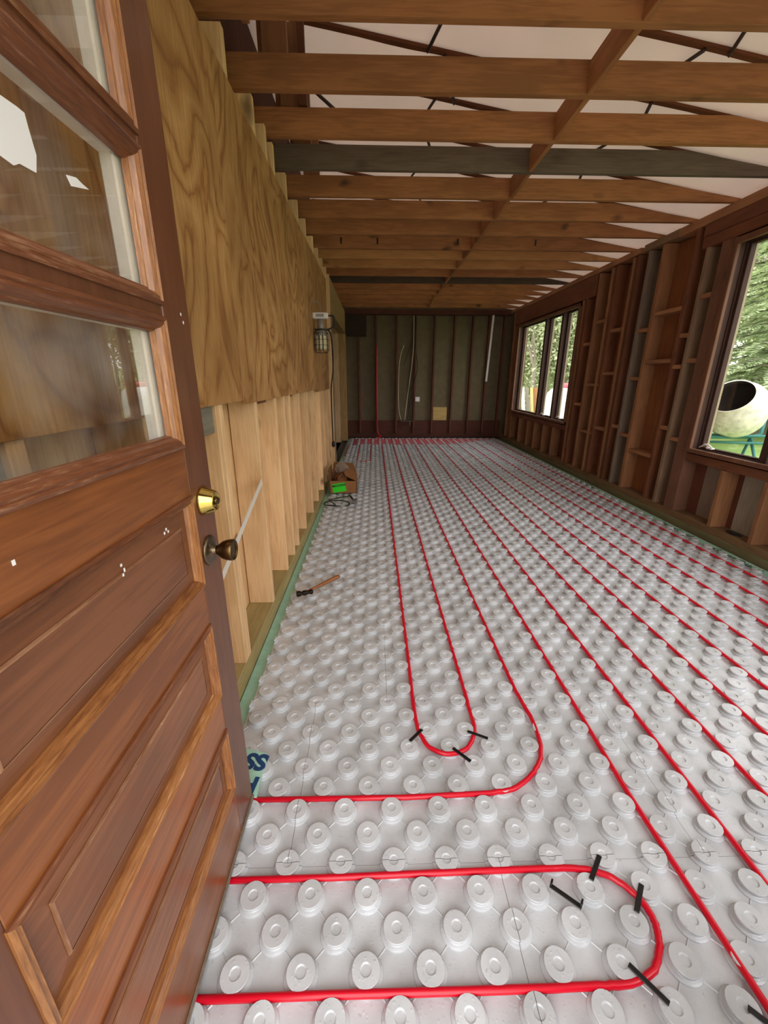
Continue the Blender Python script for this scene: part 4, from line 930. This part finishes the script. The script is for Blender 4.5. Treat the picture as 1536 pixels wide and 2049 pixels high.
def leaf_mat(name, c): 
    mt = plain(name, c, .6, 0, 0, 3, .25); mt.node_tree.nodes['Principled BSDF'].inputs['Transmission Weight'].default_value = 0
    return mt
M_leafA = leaf_mat('spring_leaf', '#c3cca0'); M_leafB = leaf_mat('conifer_needles', '#ccd8b2'); M_leafC = leaf_mat('pale_twigs', '#b9b7a0')
M_bark = plain('tree_bark', '#948b7b', .9, 0, .4, 30, .2)
def tree_meshes(seed, h, spread, nleaf, leaf, lsz):
    rr = random.Random(seed); bt = bmesh.new(); bl_ = bmesh.new(); tips = []
    def branch(p, d, L, r, depth):
        pts = [p]; q = p.copy(); dd = d.copy()
        for k in range(4):
            dd = (dd + Vector((rr.uniform(-.18, .18), rr.uniform(-.18, .18), rr.uniform(-.05, .12)))).normalized()
            q = q + dd*(L/4); pts.append(q.copy())
        add_tube(bt, pts, [r*(1-.14*k) for k in range(5)], 5, False)
        tips.extend(pts[2:])
        if depth == 0: return
        for k in range(4 if depth > 1 else 3):
            s_ = pts[rr.randint(2, 4)]; a = rr.uniform(0, 2*PI); e = rr.uniform(.2, .9)
            nd = (dd*.6 + Vector((math.cos(a)*spread, math.sin(a)*spread, e))).normalized()
            branch(s_, nd, L*.62, r*.5, depth-1)
    branch(Vector((0, 0, 0)), Vector((0, 0, 1)), h*.5, h*.012, 3)
    for k in range(nleaf):
        c = rr.choice(tips) + Vector((rr.gauss(0, .45), rr.gauss(0, .45), rr.gauss(-.15, .55)))
        u_ = Vector((rr.uniform(-1, 1), rr.uniform(-1, 1), rr.uniform(-1, 1))).normalized(); v_ = u_.orthogonal().normalized(); s_ = lsz*rr.uniform(.5, 1.3)
        vs = [bl_.verts.new(c + u_*s_*a + v_*s_*.6*b) for a, b in ((-1, 0), (0, -1), (1, 0), (0, 1))]; bl_.faces.new(vs)
    a = bpy.data.meshes.new('trunk'); bt.to_mesh(a); bt.free(); a.materials.append(M_bark)
    b = bpy.data.meshes.new('foliage'); bl_.to_mesh(b); bl_.free(); b.materials.append(leaf)
    return a, b
def conifer_meshes(seed, h):
    rr = random.Random(seed); bt = bmesh.new(); bl_ = bmesh.new()
    add_tube(bt, [(0, 0, 0), (0, 0, h*.5), (0, 0, h)], [h*.018, h*.012, .01], 8)
    for k in range(150):
        z = h*(.04 + .94*(k/150)); R = (h-z)*.30 + .15; a = k*2.399 + rr.uniform(-.2, .2)
        L = R*rr.uniform(.8, 1.15); dx, dy = math.cos(a), math.sin(a)
        pts = [Vector((dx*L*t, dy*L*t, z - .35*L*t*t + .10*L*t**3)) for t in (0, .25, .5, .75, 1)]
        add_tube(bt, pts, [.025, .018, .012, .008, .003], 4, False)
        nn = int(130 + 520*L/(h*.3))
        for q in range(nn):
            t = rr.uniform(.12, 1.0); i = min(3, int(t*4)); f_ = t*4-i; c = pts[i].lerp(pts[i+1], f_)
            side = rr.choice((-1, 1)); ll = rr.uniform(.10, .26)*(1.2-t*.6)
            dirv = (Vector((-dy, dx, 0))*side + Vector((dx, dy, 0))*rr.uniform(.3, .9) + Vector((0, 0, rr.uniform(-.6, .05)))).normalized()
            w = dirv.cross(Vector((rr.uniform(-.3, .3), rr.uniform(-.3, .3), 1))).normalized()*.03
            e = c + dirv*ll
            vs = [bl_.verts.new(x) for x in (c-w, c+w, e+w*.4, e-w*.4)]; bl_.faces.new(vs)
    a = bpy.data.meshes.new('trunk'); bt.to_mesh(a); bt.free(); a.materials.append(M_bark)
    b = bpy.data.meshes.new('foliage'); bl_.to_mesh(b); bl_.free(); b.materials.append(M_leafB)
    return a, b
protos = [tree_meshes(11, 9, .75, 26000, M_leafA, .06), tree_meshes(23, 11, .6, 22000, M_leafC, .055), tree_meshes(35, 8, .9, 26000, M_leafA, .065)]
con = conifer_meshes(5, 9.5)
def place(ms, x, y, rz, s, label, name='tree', group='trees beyond the lawn'):
    r = empty(name, (x, y, ground_z(x, y)-.05)); r.rotation_euler.z = rz; r.scale = (s,)*3; tag(r, label, 'tree', group)
    for nm, me in zip(('trunk', 'foliage'), ms):
        o = bpy.data.objects.new(nm, me); C.objects.link(o); o.parent = r
place(con, 9.6, 10.0, 0, 1.0, 'pale green drooping conifer filling the large window', 'conifer', 'conifers beyond the lawn')
place(con, 12.2, 13.2, 2.0, 1.15, 'conifer behind, to the left of the one filling the large window', 'conifer', 'conifers beyond the lawn')
place(con, 13.0, 8.4, 4.0, 1.2, 'conifer farthest right beyond the large window', 'conifer', 'conifers beyond the lawn')
spots = [(5.6, 14.8), (6.6, 15.6), (7.6, 16.8), (8.4, 18.2), (6.2, 18.0), (7.4, 20.0), (9.6, 21.5), (8.6, 24.0), (11.0, 20.0), (10.2, 25.5), (12.8, 23.0), (13.5, 26.5), (16.0, 25.0), (19.0, 22.0), (21.0, 18.0), (22.0, 14.0)]
for i, (x, y) in enumerate(spots):
    place(protos[i % 3], x, y, i*1.7, R_.uniform(.8, 1.1), 'thin spring tree of the wood, %s nearest seen through the small window' % ORD[i] if i < 11 else 'thin spring tree in the wood right of the small window view, %s from the left' % ORD[i-11])

bush = tree_meshes(51, 4.2, 1.1, 30000, M_leafA, .06)
for i, (x, y) in enumerate([(6.0, 17.2), (7.4, 18.8), (8.8, 20.3), (6.9, 22.0), (9.4, 23.6), (11.4, 24.4), (14.4, 22.0), (17.5, 18.5)]):
    place(bush, x, y, i*2.1, 1.15, 'pale green leafy shrub of the thicket outside, %s from the left' % ORD[i], 'shrub', 'shrubs of the thicket outside')

# cement mixer
mc = at(1472, 820, 5.15)
mx_ = empty('cement_mixer', (mc.x, mc.y, ground_z(mc.x, mc.y))); tag(mx_, 'cement mixer with whitish drum standing on the grass outside the large window', 'cement mixer')
def mpart(nm, bm, mat, label=None):
    o = link(nm, bm, mat); o.parent = mx_; o.location = -Vector(mx_.location)
    if label: o['label'] = label
    return o
v_ = (Vector((0, 0, 1.33))-mc).normalized(); left_ = -rt; upv = Vector((0, 0, 1))
axd = (v_*.62 + (upv*.86+left_*.50)*.78).normalized()
M_drum = plain('cement_splashed_drum', '#ded9c9', .8, 0, .6, 14, .30); M_frameg = plain('teal_steel_frame', '#2c6b66', .5, .2); M_inside = plain('drum_inside', '#4a4a44', .9)
bm = bmesh.new(); add_lathe(bm, [(0, -.33), (.16, -.325), (.27, -.22), (.335, -.06), (.345, .03), (.31, .15), (.255, .24), (.232, .272), (.236, .285), (.222, .285)], 36, axis_matrix(mc, axd)); mpart('drum', bm, M_drum, 'whitish cement splashed drum')
bm = bmesh.new(); add_lathe(bm, [(.222, .284), (.240, .22), (.295, .14), (.325, .02), (.315, -.07), (.25, -.20), (0, -.30)], 36, axis_matrix(mc, axd)); mpart('drum_lining', bm, M_inside, 'dark inside of the drum')
gz = ground_z(mc.x, mc.y); c0 = mc - axd*.02
fr_ = Vector((rt.x, rt.y, 0)).normalized(); bk = Vector((-fr_.y, fr_.x, 0))
bm = bmesh.new()
base = Vector((mc.x, mc.y, mc.z-.44))
add_tube(bm, [mc+fr_*.40+Vector((0, 0, -.02)), mc+fr_*.40+Vector((0, 0, -.30)), base+fr_*.30+Vector((0, 0, .10)), base-fr_*.30+Vector((0, 0, .10)), mc-fr_*.40+Vector((0, 0, -.30)), mc-fr_*.40+Vector((0, 0, -.02))], .022, 8)
for s in (.12, .03):
    add_tube(bm, [base-fr_*.42+bk*.1+Vector((0, 0, s)), base+fr_*.42-bk*.1+Vector((0, 0, s))], .016, 8)
for sx_, sy_ in ((1, 1), (1, -1), (-1, 1), (-1, -1)):
    add_tube(bm, [base+fr_*.28*sx_+Vector((0, 0, .10)), Vector((mc.x, mc.y, gz))+fr_*.42*sx_+bk*.34*sy_], .018, 8)
mpart('frame', bm, M_frameg, 'teal green steel frame')
for sgn in (1, -1):
    bm = bmesh.new(); wp = Vector((mc.x, mc.y, gz+.11))+fr_*.42*sgn-bk*.34
    add_lathe(bm, [(0, -.03), (.09, -.03), (.11, -.02), (.11, .02), (.09, .03), (0, .03)], 20, axis_matrix(wp, fr_)); mpart('wheel', bm, M_blackpl)
# white tank
tk = at(1128, 812, 10.3); tz = ground_z(tk.x, tk.y)
wt = empty('water_tank', (tk.x, tk.y, tz)); tag(wt, 'white domed tank with a pinkish red lid outside the small window', 'tank')
bm = bmesh.new(); add_lathe(bm, [(0, 0), (.44, 0), (.46, .05), (.46, 1.10), (.43, 1.27), (.33, 1.37), (.16, 1.40), (0, 1.40)], 32, Matrix.Translation((tk.x, tk.y, tz)))
o = link('tank_body', bm, plain('white_tank_plastic', '#eef2f2', .4)); o.parent = wt; o.location = -Vector(wt.location)
bm = bmesh.new(); add_lathe(bm, [(0, 1.395), (.28, 1.395), (.30, 1.41), (.30, 1.46), (.26, 1.50), (0, 1.505)], 28, Matrix.Translation((tk.x+.08, tk.y, tz)))
o = link('lid', bm, plain('pinkish_red_lid', '#d8707a', .5)); o.parent = wt; o.location = -Vector(wt.location)
# boards leaning outside the small window
bd = [(1036, '#7d6142', 'brown board leaning leftmost outside the small window', .16), (1048, '#f2f2ee', 'white board leaning outside the small window', .09), (1057, '#8c8878', 'grey board leaning between the white and yellow boards outside', .08), (1066, '#e2cf86', 'yellow board leaning outside the small window', .07), (1074, '#a5764c', 'brown board leaning rightmost outside the small window', .14)]
for px, c_, L_, w_ in bd:
    P = at(px+9, 800, 11.0); gz = ground_z(P.x, P.y)
    bm = bmesh.new(); add_box(bm, -w_/2, w_/2, -.015, .015, 0, 1.40, .003)
    bmesh.ops.transform(bm, matrix=Matrix.Translation((P.x, P.y, gz)) @ Matrix.Rotation(-.5, 4, 'Z') @ Matrix.Rotation(math.radians(-9), 4, 'Y') @ Matrix.Rotation(math.radians(-8), 4, 'X'), verts=bm.verts)
    tag(link('leaning_board', bm, plain('outdoor_board_%d' % px, c_, .7, 0, .1, 20, .12), None, (P.x, P.y, gz)), L_, 'board', 'boards leaning outside the small window')

# sky portals in the openings
portal('portal_1', (3.16, (W1[0]+W1[1])/2, (W1[2]+W1[3])/2), (0, PI/2, 0), W1[3]-W1[2], W1[1]-W1[0])
portal('portal_2', (3.16, (W2[0]+W2[1])/2, (W2[2]+W2[3])/2), (0, PI/2, 0), W2[3]-W2[2], W2[1]-W2[0])
portal('portal_3', (0.03, -.14, 1.2), (PI/2, 0, 0), .95, 2.5)
portal('portal_4', (1.9, -.14, 1.43), (PI/2, 0, 0), 1.8, 2.06)
